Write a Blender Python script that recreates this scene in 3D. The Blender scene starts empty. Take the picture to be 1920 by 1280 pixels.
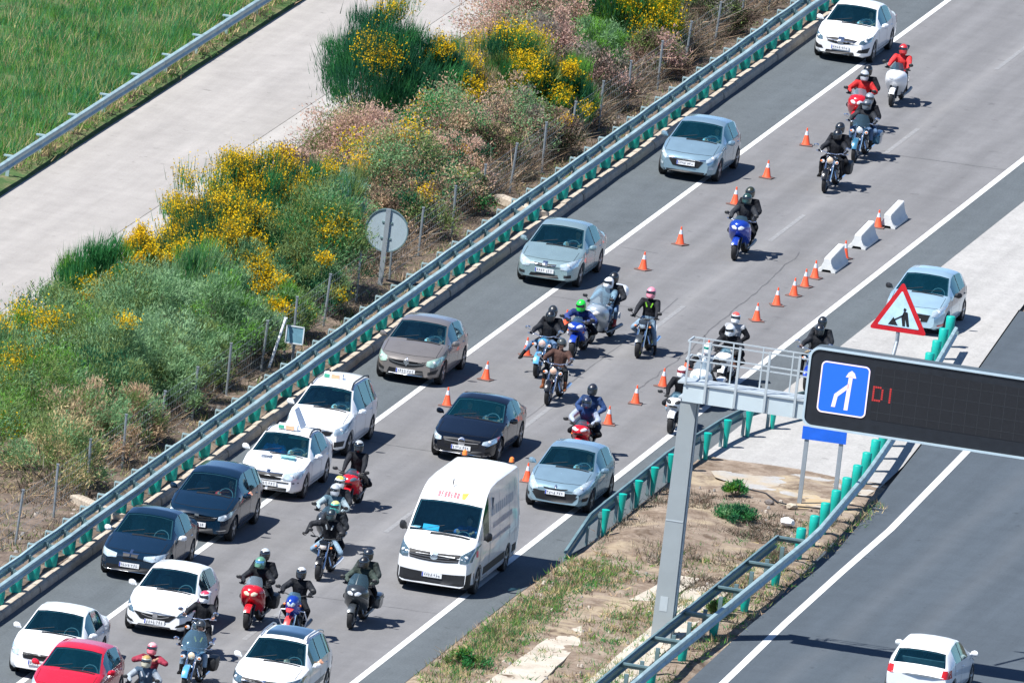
import bpy, bmesh, math, random
import numpy as np
from mathutils import Vector, Matrix
from mathutils.bvhtree import BVHTree

random.seed(7)
RNG = np.random.default_rng(7)
SC = bpy.context.scene
COL = SC.collection
R = math.radians

# ------------------------------------------------------------------ camera, sky, sun, exposure
def look_camera():
    cx, cy, cz, yaw, pit, roll, f = 120.301465, -638.963357, 115.95845, -0.186344109, 0.177641203, 0.116853581, 45615.2263
    d = Vector((math.sin(yaw) * math.cos(pit), math.cos(yaw) * math.cos(pit), -math.sin(pit)))
    r = Vector((math.cos(yaw), -math.sin(yaw), 0)); u = r.cross(d)
    c, s = math.cos(roll), math.sin(roll)
    r2 = c * r + s * u; u2 = -s * r + c * u
    m = Matrix(((r2.x, u2.x, -d.x, cx), (r2.y, u2.y, -d.y, cy), (r2.z, u2.z, -d.z, cz), (0, 0, 0, 1)))
    cam = bpy.data.cameras.new("camera"); cam.sensor_fit = 'HORIZONTAL'; cam.sensor_width = 36.0
    cam.lens = 36.0 * f / 1920.0
    cam.clip_start = 10; cam.clip_end = 9000
    o = bpy.data.objects.new("camera", cam); COL.objects.link(o); o.matrix_world = m
    SC.camera = o
look_camera()
SUN = Vector((-0.47, -0.47, 1.0)).normalized()          # towards the sun
W = bpy.data.worlds.new("World"); SC.world = W; W.use_nodes = True
_sky = W.node_tree.nodes.new("ShaderNodeTexSky"); _sky.sky_type = 'NISHITA'; _sky.sun_disc = False
_sky.sun_elevation = math.asin(SUN.z); _sky.sun_rotation = math.atan2(SUN.x, SUN.y)
_sky.altitude = 2000; _sky.air_density = 0.8; _sky.dust_density = 0.0; _sky.ozone_density = 6.0
_bg = W.node_tree.nodes["Background"]; W.node_tree.links.new(_sky.outputs[0], _bg.inputs[0]); _bg.inputs[1].default_value = 0.10
_sl = bpy.data.lights.new("sun", 'SUN'); _sl.energy = 5.0; _sl.angle = R(0.5); _sl.color = (1.0, 0.98, 0.945)
_so = bpy.data.objects.new("sun", _sl); COL.objects.link(_so); _so.rotation_euler = SUN.to_track_quat('Z', 'Y').to_euler()
_so.location = (-60, -60, 120)
SC.view_settings.view_transform = 'Standard'; SC.view_settings.look = 'None'
SC.view_settings.exposure = 0.74; SC.view_settings.gamma = 1.0
try:
    SC.cycles.max_bounces = 6; SC.cycles.transparent_max_bounces = 10
except Exception:
    pass

# ------------------------------------------------------------------ materials
def nmat(name):
    m = bpy.data.materials.new(name); m.use_nodes = True
    nt = m.node_tree; b = nt.nodes["Principled BSDF"]
    return m, nt, b
def N(nt, typ, **kw):
    n = nt.nodes.new(typ)
    for k, v in kw.items():
        if k.startswith('i_'):
            n.inputs[int(k[2:]) if k[2:].isdigit() else k[2:]].default_value = v
        else: setattr(n, k, v)
    return n
def L(nt, a, b): nt.links.new(a, b)
def ramp(nt, fac, stops):
    n = nt.nodes.new("ShaderNodeValToRGB"); e = n.color_ramp.elements
    while len(e) < len(stops): e.new(0.5)
    for k, (p, c) in enumerate(stops):
        e[k].position = p; e[k].color = (c[0], c[1], c[2], 1)
    L(nt, fac, n.inputs[0]); return n.outputs[0]
def noise(nt, scale, detail=4, rough=0.6, vec=None):
    n = N(nt, "ShaderNodeTexNoise"); n.inputs["Scale"].default_value = scale; n.inputs["Detail"].default_value = detail
    n.inputs["Roughness"].default_value = rough
    if vec is not None: L(nt, vec, n.inputs["Vector"])
    return n.outputs["Fac"]
def objco(nt, scale=(1, 1, 1)):
    t = N(nt, "ShaderNodeTexCoord"); mp = N(nt, "ShaderNodeMapping"); mp.inputs["Scale"].default_value = scale
    L(nt, t.outputs["Object"], mp.inputs["Vector"]); return mp.outputs["Vector"]
def mixc(nt, fac, a, b, mode='MIX'):
    n = N(nt, "ShaderNodeMix", data_type='RGBA', blend_type=mode)
    for s, v in ((0, fac), (6, a), (7, b)):
        if hasattr(v, 'is_linked') or hasattr(v, 'links'): L(nt, v, n.inputs[s])
        else: n.inputs[s].default_value = v if s == 0 else (v[0], v[1], v[2], 1)
    return n.outputs[2]
def math_(nt, op, a, b=None, clamp=False):
    n = N(nt, "ShaderNodeMath", operation=op); n.use_clamp = clamp
    for s, v in ((0, a), (1, b)):
        if v is None: continue
        if hasattr(v, 'links'): L(nt, v, n.inputs[s])
        else: n.inputs[s].default_value = v
    return n.outputs[0]
def bump(nt, b, h, strength=0.3, dist=0.02):
    n = N(nt, "ShaderNodeBump"); n.inputs["Strength"].default_value = strength; n.inputs["Distance"].default_value = dist
    L(nt, h, n.inputs["Height"]); L(nt, n.outputs[0], b.inputs["Normal"])
_MC = {}
def plain(name, c, rough=0.6, metal=0.0, vary=0.12, scale=6.0, coat=0.0, spec=0.5):
    """a surface with a little uneven wear in colour and gloss"""
    key = (name, c, rough, metal)
    if key in _MC: return _MC[key]
    m, nt, b = nmat(name)
    f = noise(nt, scale, 4, 0.6, objco(nt))
    lo = tuple(x * (1 - vary) for x in c); hi = tuple(min(1, x * (1 + vary)) for x in c)
    L(nt, ramp(nt, f, [(0.3, lo), (0.7, hi)]), b.inputs["Base Color"])
    r = N(nt, "ShaderNodeMapRange"); r.inputs[3].default_value = max(0.03, rough - 0.06); r.inputs[4].default_value = min(1, rough + 0.08)
    L(nt, f, r.inputs[0]); L(nt, r.outputs[0], b.inputs["Roughness"])
    b.inputs["Metallic"].default_value = metal; b.inputs["Coat Weight"].default_value = coat; b.inputs["Coat Roughness"].default_value = 0.05
    b.inputs["Specular IOR Level"].default_value = spec
    _MC[key] = m; return m
def paint(name, c, metal=0.0, rough=0.35):
    return plain(name, c, rough, metal, 0.05, 2.5, 0.45 if max(c) < .1 else 0.7)
def glass_mat(name, sky_tint, k):
    m, nt, b = nmat(name); nt.nodes.remove(b)
    tr = N(nt, "ShaderNodeBsdfTransparent"); tr.inputs[0].default_value = (0.45, 0.74, 0.82, 1)
    gl = N(nt, "ShaderNodeBsdfGlossy"); gl.inputs["Roughness"].default_value = 0.04; gl.inputs[0].default_value = (0.7, 0.97, 1, 1)
    fr = N(nt, "ShaderNodeFresnel"); fr.inputs[0].default_value = 1.6
    mx = N(nt, "ShaderNodeMixShader"); L(nt, fr.outputs[0], mx.inputs[0]); L(nt, tr.outputs[0], mx.inputs[1]); L(nt, gl.outputs[0], mx.inputs[2])
    df = N(nt, "ShaderNodeBsdfDiffuse"); df.inputs[0].default_value = (*sky_tint, 1); m2 = N(nt, "ShaderNodeMixShader"); m2.inputs[0].default_value = k  # thin diffuse teal layer paints the blue sky's reflection into the glass
    L(nt, mx.outputs[0], m2.inputs[1]); L(nt, df.outputs[0], m2.inputs[2]); L(nt, m2.outputs[0], nt.nodes["Material Output"].inputs[0]); return m
def screen_mat(name, tint):
    m, nt, b = nmat(name); nt.nodes.remove(b)
    tr = N(nt, "ShaderNodeBsdfTransparent"); tr.inputs[0].default_value = (*tint, 1)
    gl = N(nt, "ShaderNodeBsdfGlossy"); gl.inputs["Roughness"].default_value = 0.05
    fr = N(nt, "ShaderNodeFresnel"); fr.inputs[0].default_value = 1.7
    mx = N(nt, "ShaderNodeMixShader"); L(nt, fr.outputs[0], mx.inputs[0]); L(nt, tr.outputs[0], mx.inputs[1]); L(nt, gl.outputs[0], mx.inputs[2])
    df = N(nt, "ShaderNodeBsdfDiffuse"); df.inputs[0].default_value = (tint[0] * .55, tint[1] * .6, tint[2] * .66, 1); m2 = N(nt, "ShaderNodeMixShader"); m2.inputs[0].default_value = .26
    L(nt, mx.outputs[0], m2.inputs[1]); L(nt, df.outputs[0], m2.inputs[2]); L(nt, m2.outputs[0], nt.nodes["Material Output"].inputs[0]); return m
def ground_mat(name, stops, scale, bump_s=0.5, fine=14.0, extra=None, stretch=(1, 1, 1), rough=0.95):
    m, nt, b = nmat(name); v = objco(nt, stretch)
    a = noise(nt, scale, 8, 0.62, v); c = noise(nt, fine, 5, 0.7, v)
    mix = math_(nt, 'ADD', math_(nt, 'MULTIPLY', a, 0.65), math_(nt, 'MULTIPLY', c, 0.35))
    col = ramp(nt, mix, stops)
    if extra: col = extra(nt, v, col)
    L(nt, col, b.inputs["Base Color"]); b.inputs["Roughness"].default_value = rough; b.inputs["Specular IOR Level"].default_value = 0.2
    bump(nt, b, mix, bump_s, 0.08); return m

GLASS = glass_mat('tinted_glass', (.010, .13, .20), .06); GLASS_T = glass_mat('teal_glass', (.006, .15, .22), .085); GLASS_N = glass_mat('navy_glass', (.01, .09, .17), .06)
TYRE = plain("tyre_rubber", (0.014, 0.014, 0.015), 0.75, 0, 0.3, 20)
BLACKP = plain("black_plastic", (0.014, 0.015, 0.017), 0.5, 0, 0.25, 10)
BLACKM = plain("mesh_black", (0.007, 0.008, 0.01), 0.6, 0, 0.2, 30)
CHROME = plain("chrome", (0.78, 0.8, 0.83), 0.14, 1.0, 0.06, 9)
ALLOY = plain("alloy", (0.42, 0.43, 0.45), 0.35, 0.85, 0.1, 9)
STEEL = plain("engine_metal", (0.22, 0.225, 0.23), 0.4, 0.8, 0.2, 12)
DARKM = plain("dark_engine_metal", (0.035, 0.037, 0.04), 0.42, 0.6, 0.3, 12)
LAMPG = plain("headlight_lens", (0.50, 0.60, 0.66), 0.1, 0.25, 0.25, 14, 1.0)
LAMPD = plain("headlight_dark_lens", (0.10, 0.16, 0.2), 0.08, 0.3, 0.5, 14, 1.0)
LAMPW = plain("headlight_bowl", (0.86, 0.88, 0.9), 0.12, 0.35, 0.08, 14, 1.0)
AMBER = plain("amber_lens", (0.85, 0.2, 0.03), 0.25, 0, 0.1, 9, 0.6)
REDL = plain("red_lens", (0.5, 0.015, 0.015), 0.2, 0, 0.1, 9, 0.6)
PLATE = plain("plate_white", (0.70, 0.71, 0.71), 0.5, 0, 0.22, 26)
EUBLUE = plain("plate_blue", (0.02, 0.06, 0.4), 0.5, 0, 0.1, 9)
CABIN = plain("cabin_cloth", (0.13, 0.15, 0.165), 0.8, 0, 0.3, 8)
DASH = plain("dashboard", (0.20, 0.26, 0.28), 0.7, 0, 0.3, 8)
SKIN = plain("skin", (0.45, 0.24, 0.16), 0.55, 0, 0.08, 12)
LEATHER = plain("seat_leather", (0.018, 0.017, 0.017), 0.5, 0, 0.25, 10)

# ------------------------------------------------------------------ mesh collector
class MB:
    def __init__(s): s.v = []; s.f = []; s.m = []
    def add(s, vs, fs, mi=0):
        o = len(s.v); s.v += [tuple(p) for p in vs]; s.f += [tuple(i + o for i in f) for f in fs]; s.m += [mi] * len(fs); return s
    def box(s, c, size, mi=0, rz=0.0, rx=0.0, ry=0.0):
        x, y, z = (q / 2 for q in size)
        P = [Vector((a * x, b * y, d * z)) for d in (-1, 1) for b in (-1, 1) for a in (-1, 1)]
        if rz or rx or ry:
            M = Matrix.Rotation(rz, 3, 'Z') @ Matrix.Rotation(ry, 3, 'Y') @ Matrix.Rotation(rx, 3, 'X'); P = [M @ p for p in P]
        C = Vector(c)
        return s.add([p + C for p in P], [(0, 2, 3, 1), (4, 5, 7, 6), (0, 1, 5, 4), (1, 3, 7, 5), (3, 2, 6, 7), (2, 0, 4, 6)], mi)
    def rings(s, rs, mi=0, cap=True, closed=True):
        n = len(rs[0]); vs = [p for r in rs for p in r]; fs = []
        for k in range(len(rs) - 1):
            for i in range(n if closed else n - 1):
                j = (i + 1) % n; fs.append((k * n + i, k * n + j, (k + 1) * n + j, (k + 1) * n + i))
        if cap and closed:
            fs.append(tuple(range(n))[::-1]); fs.append(tuple((len(rs) - 1) * n + i for i in range(n)))
        return s.add(vs, fs, mi)
    def tube(s, pts, r, n=7, mi=0, cap=True):
        pts = [Vector(p) for p in pts]; rs = r if isinstance(r, (list, tuple)) else [r] * len(pts)
        out = []; up = None
        for k, p in enumerate(pts):
            t = (pts[min(k + 1, len(pts) - 1)] - pts[max(k - 1, 0)])
            t = t.normalized() if t.length > 1e-9 else Vector((0, 0, 1))
            if up is None: up = Vector((0, 0, 1)) if abs(t.z) < 0.9 else Vector((1, 0, 0))
            a = t.cross(up).normalized(); b = a.cross(t).normalized(); up = b
            out.append([p + (a * math.cos(2 * math.pi * i / n) + b * math.sin(2 * math.pi * i / n)) * rs[k] for i in range(n)])
        return s.rings(out, mi, cap)
    def blob(s, secs, axis='y', n=12, e=2.3, mi=0):
        """superellipse rings along an axis: y -> (t, cx, cz, hw, hh), z -> (t, cx, cy, hx, hy), x -> (t, cy, cz, hy, hz)"""
        out = []
        for q in secs:
            t, a, b, w, h = q[:5]; ee = q[5] if len(q) > 5 else e; ring = []
            for i in range(n):
                th = 2 * math.pi * (i + 0.5) / n; c, d = math.cos(th), math.sin(th)
                u = a + w * math.copysign(abs(c) ** (2 / ee), c); v = b + h * math.copysign(abs(d) ** (2 / ee), d)
                ring.append((u, t, v) if axis == 'y' else (u, v, t) if axis == 'z' else (t, u, v))
            out.append(ring)
        return s.rings(out, mi)
    def ball(s, c, r, n=12, m=8, mi=0):
        rx, ry, rz = r if isinstance(r, (tuple, list)) else (r, r, r)
        secs = [(c[2] + rz * math.sin(t), c[0], c[1], rx * math.cos(t) + 1e-4, ry * math.cos(t) + 1e-4) for t in np.linspace(-math.pi / 2, math.pi / 2, m)]
        return s.blob(secs, 'z', n, 2.0, mi)
    def lathe_x(s, c, prof, n=24, mi=0, closed=False):
        rs = [[(c[0] + x, c[1] + r * math.cos(2 * math.pi * i / n), c[2] + r * math.sin(2 * math.pi * i / n)) for i in range(n)] for x, r in prof]
        return s.rings(rs, mi, cap=not closed)
    def lathe_z(s, c, prof, n=20, mi=0):
        rs = [[(c[0] + r * math.cos(2 * math.pi * i / n), c[1] + r * math.sin(2 * math.pi * i / n), c[2] + z) for i in range(n)] for z, r in prof]
        return s.rings(rs, mi)
    def sweep(s, path, prof, mi=0, cap=True):
        """profile of (side, up) points swept along a path that keeps level; side is to the +x of a path running +y"""
        P = [Vector(p) for p in path]; out = []
        for k, p in enumerate(P):
            t = P[min(k + 1, len(P) - 1)] - P[max(k - 1, 0)]; t.z = 0; t.normalize()
            sd = Vector((t.y, -t.x, 0)); out.append([p + sd * a + Vector((0, 0, b)) for a, b in prof])
        return s.rings(out, mi, cap)
    def prism(s, pts, z0, z1, mi=0):
        n = len(pts)
        return s.add([(x, y, z0) for x, y in pts] + [(x, y, z1) for x, y in pts],
                     [tuple(range(n))[::-1], tuple(range(n, 2 * n))] + [(i, (i + 1) % n, n + (i + 1) % n, n + i) for i in range(n)], mi)
    def face_prism(s, pts, y0, y1, mi=0):
        """outline in x,z standing up, thickness along y"""
        n = len(pts)
        return s.add([(x, y0, z) for x, z in pts] + [(x, y1, z) for x, z in pts],
                     [tuple(range(n)), tuple(range(n, 2 * n))[::-1]] + [(i, n + i, n + (i + 1) % n, (i + 1) % n) for i in range(n)], mi)
    def mesh(s, name, mats, smooth=True, angle=38):
        me = bpy.data.meshes.new(name); me.from_pydata(s.v, [], s.f)
        for m in (mats if isinstance(mats, (list, tuple)) else [mats]): me.materials.append(m)
        if len(set(s.m)) > 1: me.polygons.foreach_set("material_index", s.m)
        if smooth:
            me.polygons.foreach_set("use_smooth", [True] * len(s.f))
            me.update()
            try: me.set_sharp_from_angle(angle=R(angle))
            except Exception: pass
        me.update(); return me
    def build(s, name, mats, parent=None, smooth=True, angle=38, label=None):
        o = bpy.data.objects.new(name, s.mesh(name, mats, smooth, angle)); COL.objects.link(o)
        if parent is not None: o.parent = parent
        if label: o["label"] = label
        return o
def tag(o, label, cat, group=None):
    o["label"] = label; o["category"] = cat
    if group: o["group"] = group
    return o
def thing(name, label, cat, loc=(0, 0, 0), rz=0.0, group=None):
    o = bpy.data.objects.new(name, None); COL.objects.link(o); o.empty_display_size = 0.3
    o.location = loc; o.rotation_euler = (0, 0, rz); return tag(o, label, cat, group)
def setting(o, kind="structure"): o["kind"] = kind; return o
def copy_tree(o, parent=None):
    c = o.copy(); COL.objects.link(c)
    if parent is not None: c.parent = parent
    for ch in list(o.children): copy_tree(ch, c)
    return c
def sheet(name, pts, z, m):
    return setting(MB().add([(x, y, z) for x, y in pts], [tuple(range(len(pts)))]).build(name, m, None, False))

# ------------------------------------------------------------------ the ground and the roads
def sepx(nt, v):
    n = N(nt, "ShaderNodeSeparateXYZ"); L(nt, v, n.inputs[0]); return n.outputs
def asphalt(name, base, speck, warm=0.0, tracks=()):
    m, nt, b = nmat(name); v = objco(nt)
    fine = noise(nt, 16, 3, 0.8, v); mid = noise(nt, 1.1, 6, 0.65, v)
    lon = noise(nt, 1.0, 5, 0.6, objco(nt, (1.6, 0.09, 1)))
    a = math_(nt, 'ADD', math_(nt, 'MULTIPLY', fine, speck), math_(nt, 'MULTIPLY', mid, 0.26))
    a = math_(nt, 'ADD', a, math_(nt, 'MULTIPLY', lon, 0.34))
    a = math_(nt, 'SUBTRACT', a, (speck + 0.60) / 2 - 0.5)
    lo = tuple(c * 0.55 for c in base); hi = tuple(c * 1.5 for c in base)
    col = ramp(nt, a, [(0.2, lo), (0.5, base), (0.8, hi)])
    if tracks:
        x = sepx(nt, v)[0]
        wob = math_(nt, 'MULTIPLY', math_(nt, 'SUBTRACT', noise(nt, 0.12, 2, 0.5, v), 0.5), 0.7)
        for tx, wd, k in tracks:      # worn wheel tracks and oil stripes
            d = math_(nt, 'ABSOLUTE', math_(nt, 'SUBTRACT', math_(nt, 'ADD', x, wob), tx))
            f = N(nt, "ShaderNodeMapRange"); f.inputs[1].default_value = wd; f.inputs[2].default_value = 0.0
            f.inputs[3].default_value = 0; f.inputs[4].default_value = abs(k); L(nt, d, f.inputs[0])
            col = mixc(nt, f.outputs[0], col, (0.05, 0.05, 0.053) if k > 0 else (0.33, 0.32, 0.31))
    sp = N(nt, "ShaderNodeMapRange"); sp.inputs[1].default_value = 0.66; sp.inputs[2].default_value = 0.74; sp.inputs[4].default_value = 0.55; L(nt, noise(nt, 1.9, 3, .55, v), sp.inputs[0])
    col = mixc(nt, sp.outputs[0], col, tuple(c * .5 for c in base))            # scattered oil stains
    L(nt, col, b.inputs["Base Color"]); b.inputs["Roughness"].default_value = 0.88; b.inputs["Specular IOR Level"].default_value = 0.25
    bump(nt, b, fine, 0.35, 0.01); return m
M_LANE = asphalt("worn_asphalt", (0.178, 0.176, 0.178), 0.34, tracks=((0.85, .45, .17), (2.6, .45, .17), (1.75, .35, .10), (4.4, .45, .17), (6.1, .45, .17), (5.25, .35, .10), (3.5, .3, -.22)))
M_SHO = asphalt("shoulder_asphalt", (0.098, 0.112, 0.120), 0.75)
M_RW = asphalt("far_carriageway_asphalt", (0.070, 0.086, 0.102), 0.42, tracks=((16.4, .5, -.06), (18.1, .5, -.06)))
M_CONC = asphalt("pale_concrete", (0.325, 0.305, 0.285), 0.3); M_CONC2 = asphalt("paler_concrete", (0.365, 0.345, 0.322), 0.3)
M_APRON = asphalt("gritty_pale_apron", (0.36, 0.35, 0.335), 0.55)
def sandy(m):
    nt = m.node_tree; b = nt.nodes["Principled BSDF"]; src = b.inputs["Base Color"].links[0].from_socket; v = objco(nt); y = sepx(nt, v)[1]
    f = N(nt, "ShaderNodeMapRange"); f.inputs[1].default_value = -17.2; f.inputs[2].default_value = -20.6; L(nt, y, f.inputs[0])
    g = N(nt, "ShaderNodeMapRange"); g.inputs[1].default_value = .44; g.inputs[2].default_value = .58; L(nt, noise(nt, .8, 5, .6, v), g.inputs[0])
    L(nt, mixc(nt, math_(nt, 'MULTIPLY', math_(nt, 'MULTIPLY', f.outputs[0], g.outputs[0]), .9), src, (0.42, 0.31, 0.17)), b.inputs["Base Color"])
sandy(M_APRON)
def white_paint():
    m, nt, b = nmat("road_paint"); v = objco(nt)
    f = noise(nt, 9, 6, 0.75, v); L(nt, ramp(nt, f, [(0.28, (0.30, 0.30, 0.30)), (0.42, (0.62, 0.62, 0.60)), (0.8, (0.74, 0.74, 0.72))]), b.inputs["Base Color"])
    b.inputs["Roughness"].default_value = 0.7; return m
def worn_paint():
    m, nt, b = nmat("worn_road_paint"); v = objco(nt)
    f = noise(nt, 7, 6, 0.75, v); L(nt, ramp(nt, f, [(0.3, (0.17, 0.17, 0.175)), (0.55, (0.25, 0.25, 0.25)), (0.85, (0.40, 0.40, 0.39))]), b.inputs["Base Color"])
    b.inputs["Roughness"].default_value = 0.8; return m
M_WHITE = white_paint(); M_WORN = worn_paint()

Y0, Y1 = -95.0, 110.0
M_EARTH = ground_mat("dry_earth", [(0.25, (0.10, 0.065, 0.042)), (0.45, (0.17, 0.12, 0.085)), (0.6, (0.24, 0.185, 0.135)), (0.78, (0.36, 0.30, 0.22))], 1.4, 0.7, 9)
def scrub_extra(nt, v, col):
    g = noise(nt, 3.2, 5, 0.7, v)
    f = N(nt, "ShaderNodeMapRange"); f.inputs[1].default_value = 0.55; f.inputs[2].default_value = 0.68; L(nt, g, f.inputs[0])
    return mixc(nt, f.outputs[0], col, (0.10, 0.11, 0.05))
M_SCRUB = ground_mat("scrub_floor", [(0.25, (0.05, 0.04, 0.034)), (0.45, (0.115, 0.088, 0.07)), (0.6, (0.21, 0.16, 0.125)), (0.8, (0.38, 0.31, 0.25))], 1.2, 0.9, 8, scrub_extra)
def median_extra(nt, v, col):
    x, y = sepx(nt, v)[0], sepx(nt, v)[1]
    n1 = noise(nt, 0.42, 4, 0.6, v)
    f = N(nt, "ShaderNodeMapRange"); f.inputs[1].default_value = 0.53; f.inputs[2].default_value = 0.63; L(nt, n1, f.inputs[0])
    col = mixc(nt, f.outputs[0], col, mixc(nt, noise(nt, 5, 5, .7, v), (0.24, 0.18, 0.11), (0.48, 0.40, 0.29)))       # sandy yellow patches
    n2 = noise(nt, 0.8, 5, 0.65, v)
    f2 = N(nt, "ShaderNodeMapRange"); f2.inputs[1].default_value = 0.56; f2.inputs[2].default_value = 0.66; L(nt, n2, f2.inputs[0])
    return mixc(nt, f2.outputs[0], col, (0.12, 0.085, 0.06))
M_MEDIAN = ground_mat("median_soil", [(0.28, (0.105, 0.075, 0.055)), (0.45, (0.19, 0.142, 0.105)), (0.6, (0.315, 0.255, 0.20)), (0.78, (0.47, 0.415, 0.345))], 1.6, 0.8, 9, median_extra)
M_BANK = ground_mat("grassy_bank_soil", [(0.3, (0.03, 0.085, 0.025)), (0.5, (0.07, 0.12, 0.04)), (0.7, (0.24, 0.18, 0.11))], 1.0, 0.6, 8)

sheet("ground", [(-3000, -2500), (3000, -2500), (3000, 4000), (-3000, 4000)], -0.07, M_EARTH)
def vnoise(x, y, seed=0):
    r = np.random.default_rng(seed); z = np.zeros_like(x)
    for k in range(22):
        a = r.uniform(0, 6.28); f = 0.7 * 1.22 ** k; ph = r.uniform(0, 6.28); ph2 = r.uniform(0, 6.28)
        z += np.sin((x * math.cos(a) + y * math.sin(a)) * f + ph) * np.sin((x * math.sin(a) - y * math.cos(a)) * f * .8 + ph2) / (1.22 ** k) ** .75
    return z / 3.0
def bumpy(name, fx0, fx1, y0, y1, dx, dy, amp, m, base=0.0, seed=1, lump=None, ends=True):
    ys = np.arange(y0, y1 + dy, dy); nx = int(max(fx1(y) - fx0(y) for y in ys) / dx) + 2
    X = np.stack([np.linspace(fx0(y), fx1(y), nx) for y in ys]); Yg = np.repeat(ys[:, None], nx, 1)
    Z = base + amp * vnoise(X, Yg, seed)
    if lump is not None: Z = Z + lump(X, Yg)
    e = (np.minimum(np.arange(nx), np.arange(nx)[::-1]) if ends else np.arange(nx)) / 3.0; Z = np.where(True, Z * np.clip(e, 0, 1)[None, :] - 0.012 * (1 - np.clip(e, 0, 1))[None, :], Z)
    vs = np.stack([X, Yg, Z], -1).reshape(-1, 3); k = np.arange(len(ys) - 1)[:, None] * nx + np.arange(nx - 1)[None, :]
    k = k.ravel(); fs = np.stack([k, k + 1, k + nx + 1, k + nx], 1)
    me = bpy.data.meshes.new(name); me.from_pydata(vs.tolist(), [], fs.tolist()); me.materials.append(m)
    me.polygons.foreach_set("use_smooth", [True] * len(fs)); me.update()
    o = bpy.data.objects.new(name, me); COL.objects.link(o); return setting(o)
RX = lambda y: float(np.interp(y, [-95, -60, -47.8, -35.5, -16.4, -3, 12, 60, 110], [14.7, 14.45, 14.3, 14.1, 13.5, 12.7, 11.6, 8.6, 6.0]))   # inner edge of the far carriageway
sheet("service_road", [(-15.98, Y0), (-12.0, Y0), (-12.0, Y1), (-15.98, Y1)], 0.0, M_CONC)
sheet("service_road_margin", [(-11.97, Y0), (-10.75, Y0), (-10.75, Y1), (-11.97, Y1)], 0.012, M_CONC2)
sheet("road_shoulder", [(-2.2, Y0), (0.0, Y0), (0.0, Y1), (-2.2, Y1)], 0.0, M_SHO)
sheet("carriageway", [(0.0, Y0), (7.1, Y0), (7.1, Y1), (0.0, Y1)], 0.0, M_LANE)
sheet("road_shoulder", [(7.1, Y0), (8.15, Y0), (8.2, -40), (8.4, -30), (8.44, -8), (8.44, 40), (7.4, 70), (7.1, 80)], 0.0, M_SHO)
sheet("far_carriageway", [(RX(y), y) for y in (-95, -60, -47.8, -35.5, -16.4, -3, 12)] + [(45, 12), (45, -95)], 0.0, M_RW)
bumpy("scrub_verge", lambda y: -10.75, lambda y: -2.42, Y0, Y1, 0.13, 0.16, 0.11, M_SCRUB, 0.07, 3, lambda x, y: 0.07 * np.clip((x + 4.0) / 1.2, 0, 1), False)
bumpy("grass_bank", lambda y: -60, lambda y: -15.98, 0, Y1, 0.5, 0.5, 0.25, M_BANK, 0.25, 5)
bumpy("median", lambda y: float(np.interp(y, [-95, -40, -30], [8.15, 8.2, 8.4])), RX, Y0, -17.0, 0.075, 0.09, 0.075, M_MEDIAN, 0.04, 9,
      lambda x, y: 0.22 * np.exp(-((x - 10.2) / 1.3) ** 2 - ((y + 27.5) / 2.6) ** 2) + 0.16 * np.exp(-((x - 9.3) / .6) ** 2 - ((y + 30.5) / 2.0) ** 2))
# pale gritty apron in the gore, with a ragged near edge
_ap = [(8.44, -17.2), (8.9, -18.3), (9.35, -19.6), (9.9, -20.1), (10.6, -20.6), (11.3, -21.9), (12.0, -22.3), (12.5, -22.0), (12.9, -21.2), (13.25, -20.3), (13.4, -17.5)]
_ap += [(RX(y) - 0.02, y) for y in (-14, -8, -3, 4, 12)] + [(8.45, 12)]
sheet("concrete_apron", _ap, 0.035, M_APRON)
sheet("concrete_apron", [(8.45, 12.0), (11.6, 12.0), (8.5, 60), (8.3, 60), (8.44, 40)], 0.03, M_APRON)
def ragged(pts, amp, step=0.5, seed=0):
    r = random.Random(seed); out = []
    for i in range(len(pts)):
        a, b = Vector((*pts[i], 0)), Vector((*pts[(i + 1) % len(pts)], 0)); n = max(1, int((b - a).length / step))
        for k in range(n):
            p = a.lerp(b, k / n); out.append((p.x + r.uniform(-amp, amp), p.y + r.uniform(-amp * 2, amp * 2)))
    return out
M_SLAB = ground_mat("cast_concrete", [(0.3, (0.33, 0.28, 0.22)), (0.5, (0.47, 0.42, 0.35)), (0.7, (0.56, 0.52, 0.45))], 1.1, 0.3, 12)
def slab(name, pts, z, m): return setting(MB().prism(pts, -.1, z, 0).build(name, m, None, False))
slab("drain_slab", ragged([(10.0, -68), (11.55, -68), (11.2, -52), (11.0, -45.2), (10.55, -42.8), (10.15, -44.5), (10.0, -52)], .025, .8, 1), 0.075, M_SLAB)
slab("drain_slab", ragged([(12.0, -66), (13.3, -66), (13.15, -52), (13.05, -42), (12.9, -35.5), (12.35, -34.4), (11.85, -36), (12.1, -40), (12.2, -52)], .025, .8, 2), 0.085, M_SLAB)
slab("drain_slab", ragged([(10.9, -38.4), (11.7, -38.0), (11.9, -34.2), (11.2, -34.2)], .03, .6, 4), 0.085, M_SLAB)

# painted lines
def strip(name, path, w, z, m):
    P = [Vector((x, y, 0)) for x, y in path]; l = []; r = []
    for k, p in enumerate(P):
        t = (P[min(k + 1, len(P) - 1)] - P[max(k - 1, 0)]).normalized(); sd = Vector((t.y, -t.x, 0)) * w / 2
        l.append(p - sd); r.append(p + sd)
    mb = MB()
    for k in range(len(P) - 1):
        mb.add([(q.x, q.y, z) for q in (l[k], r[k], r[k + 1], l[k + 1])], [(0, 1, 2, 3)])
    return setting(mb.build(name, m, None, False))
strip("edge_line", [(0.0, y) for y in np.linspace(Y0, Y1, 60)], 0.16, 0.005, M_WHITE)
strip("edge_line", [(7.1, y) for y in np.linspace(Y0, Y1, 60)], 0.18, 0.005, M_WHITE)
strip("edge_line", [(15.3, -95), (15.2, -60), (15.1, -47), (14.9, -38), (14.8, -30), (14.75, -23), (14.35, -10), (13.6, 5), (13, 12)], 0.2, 0.005, M_WHITE)
mb = MB()
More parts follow.
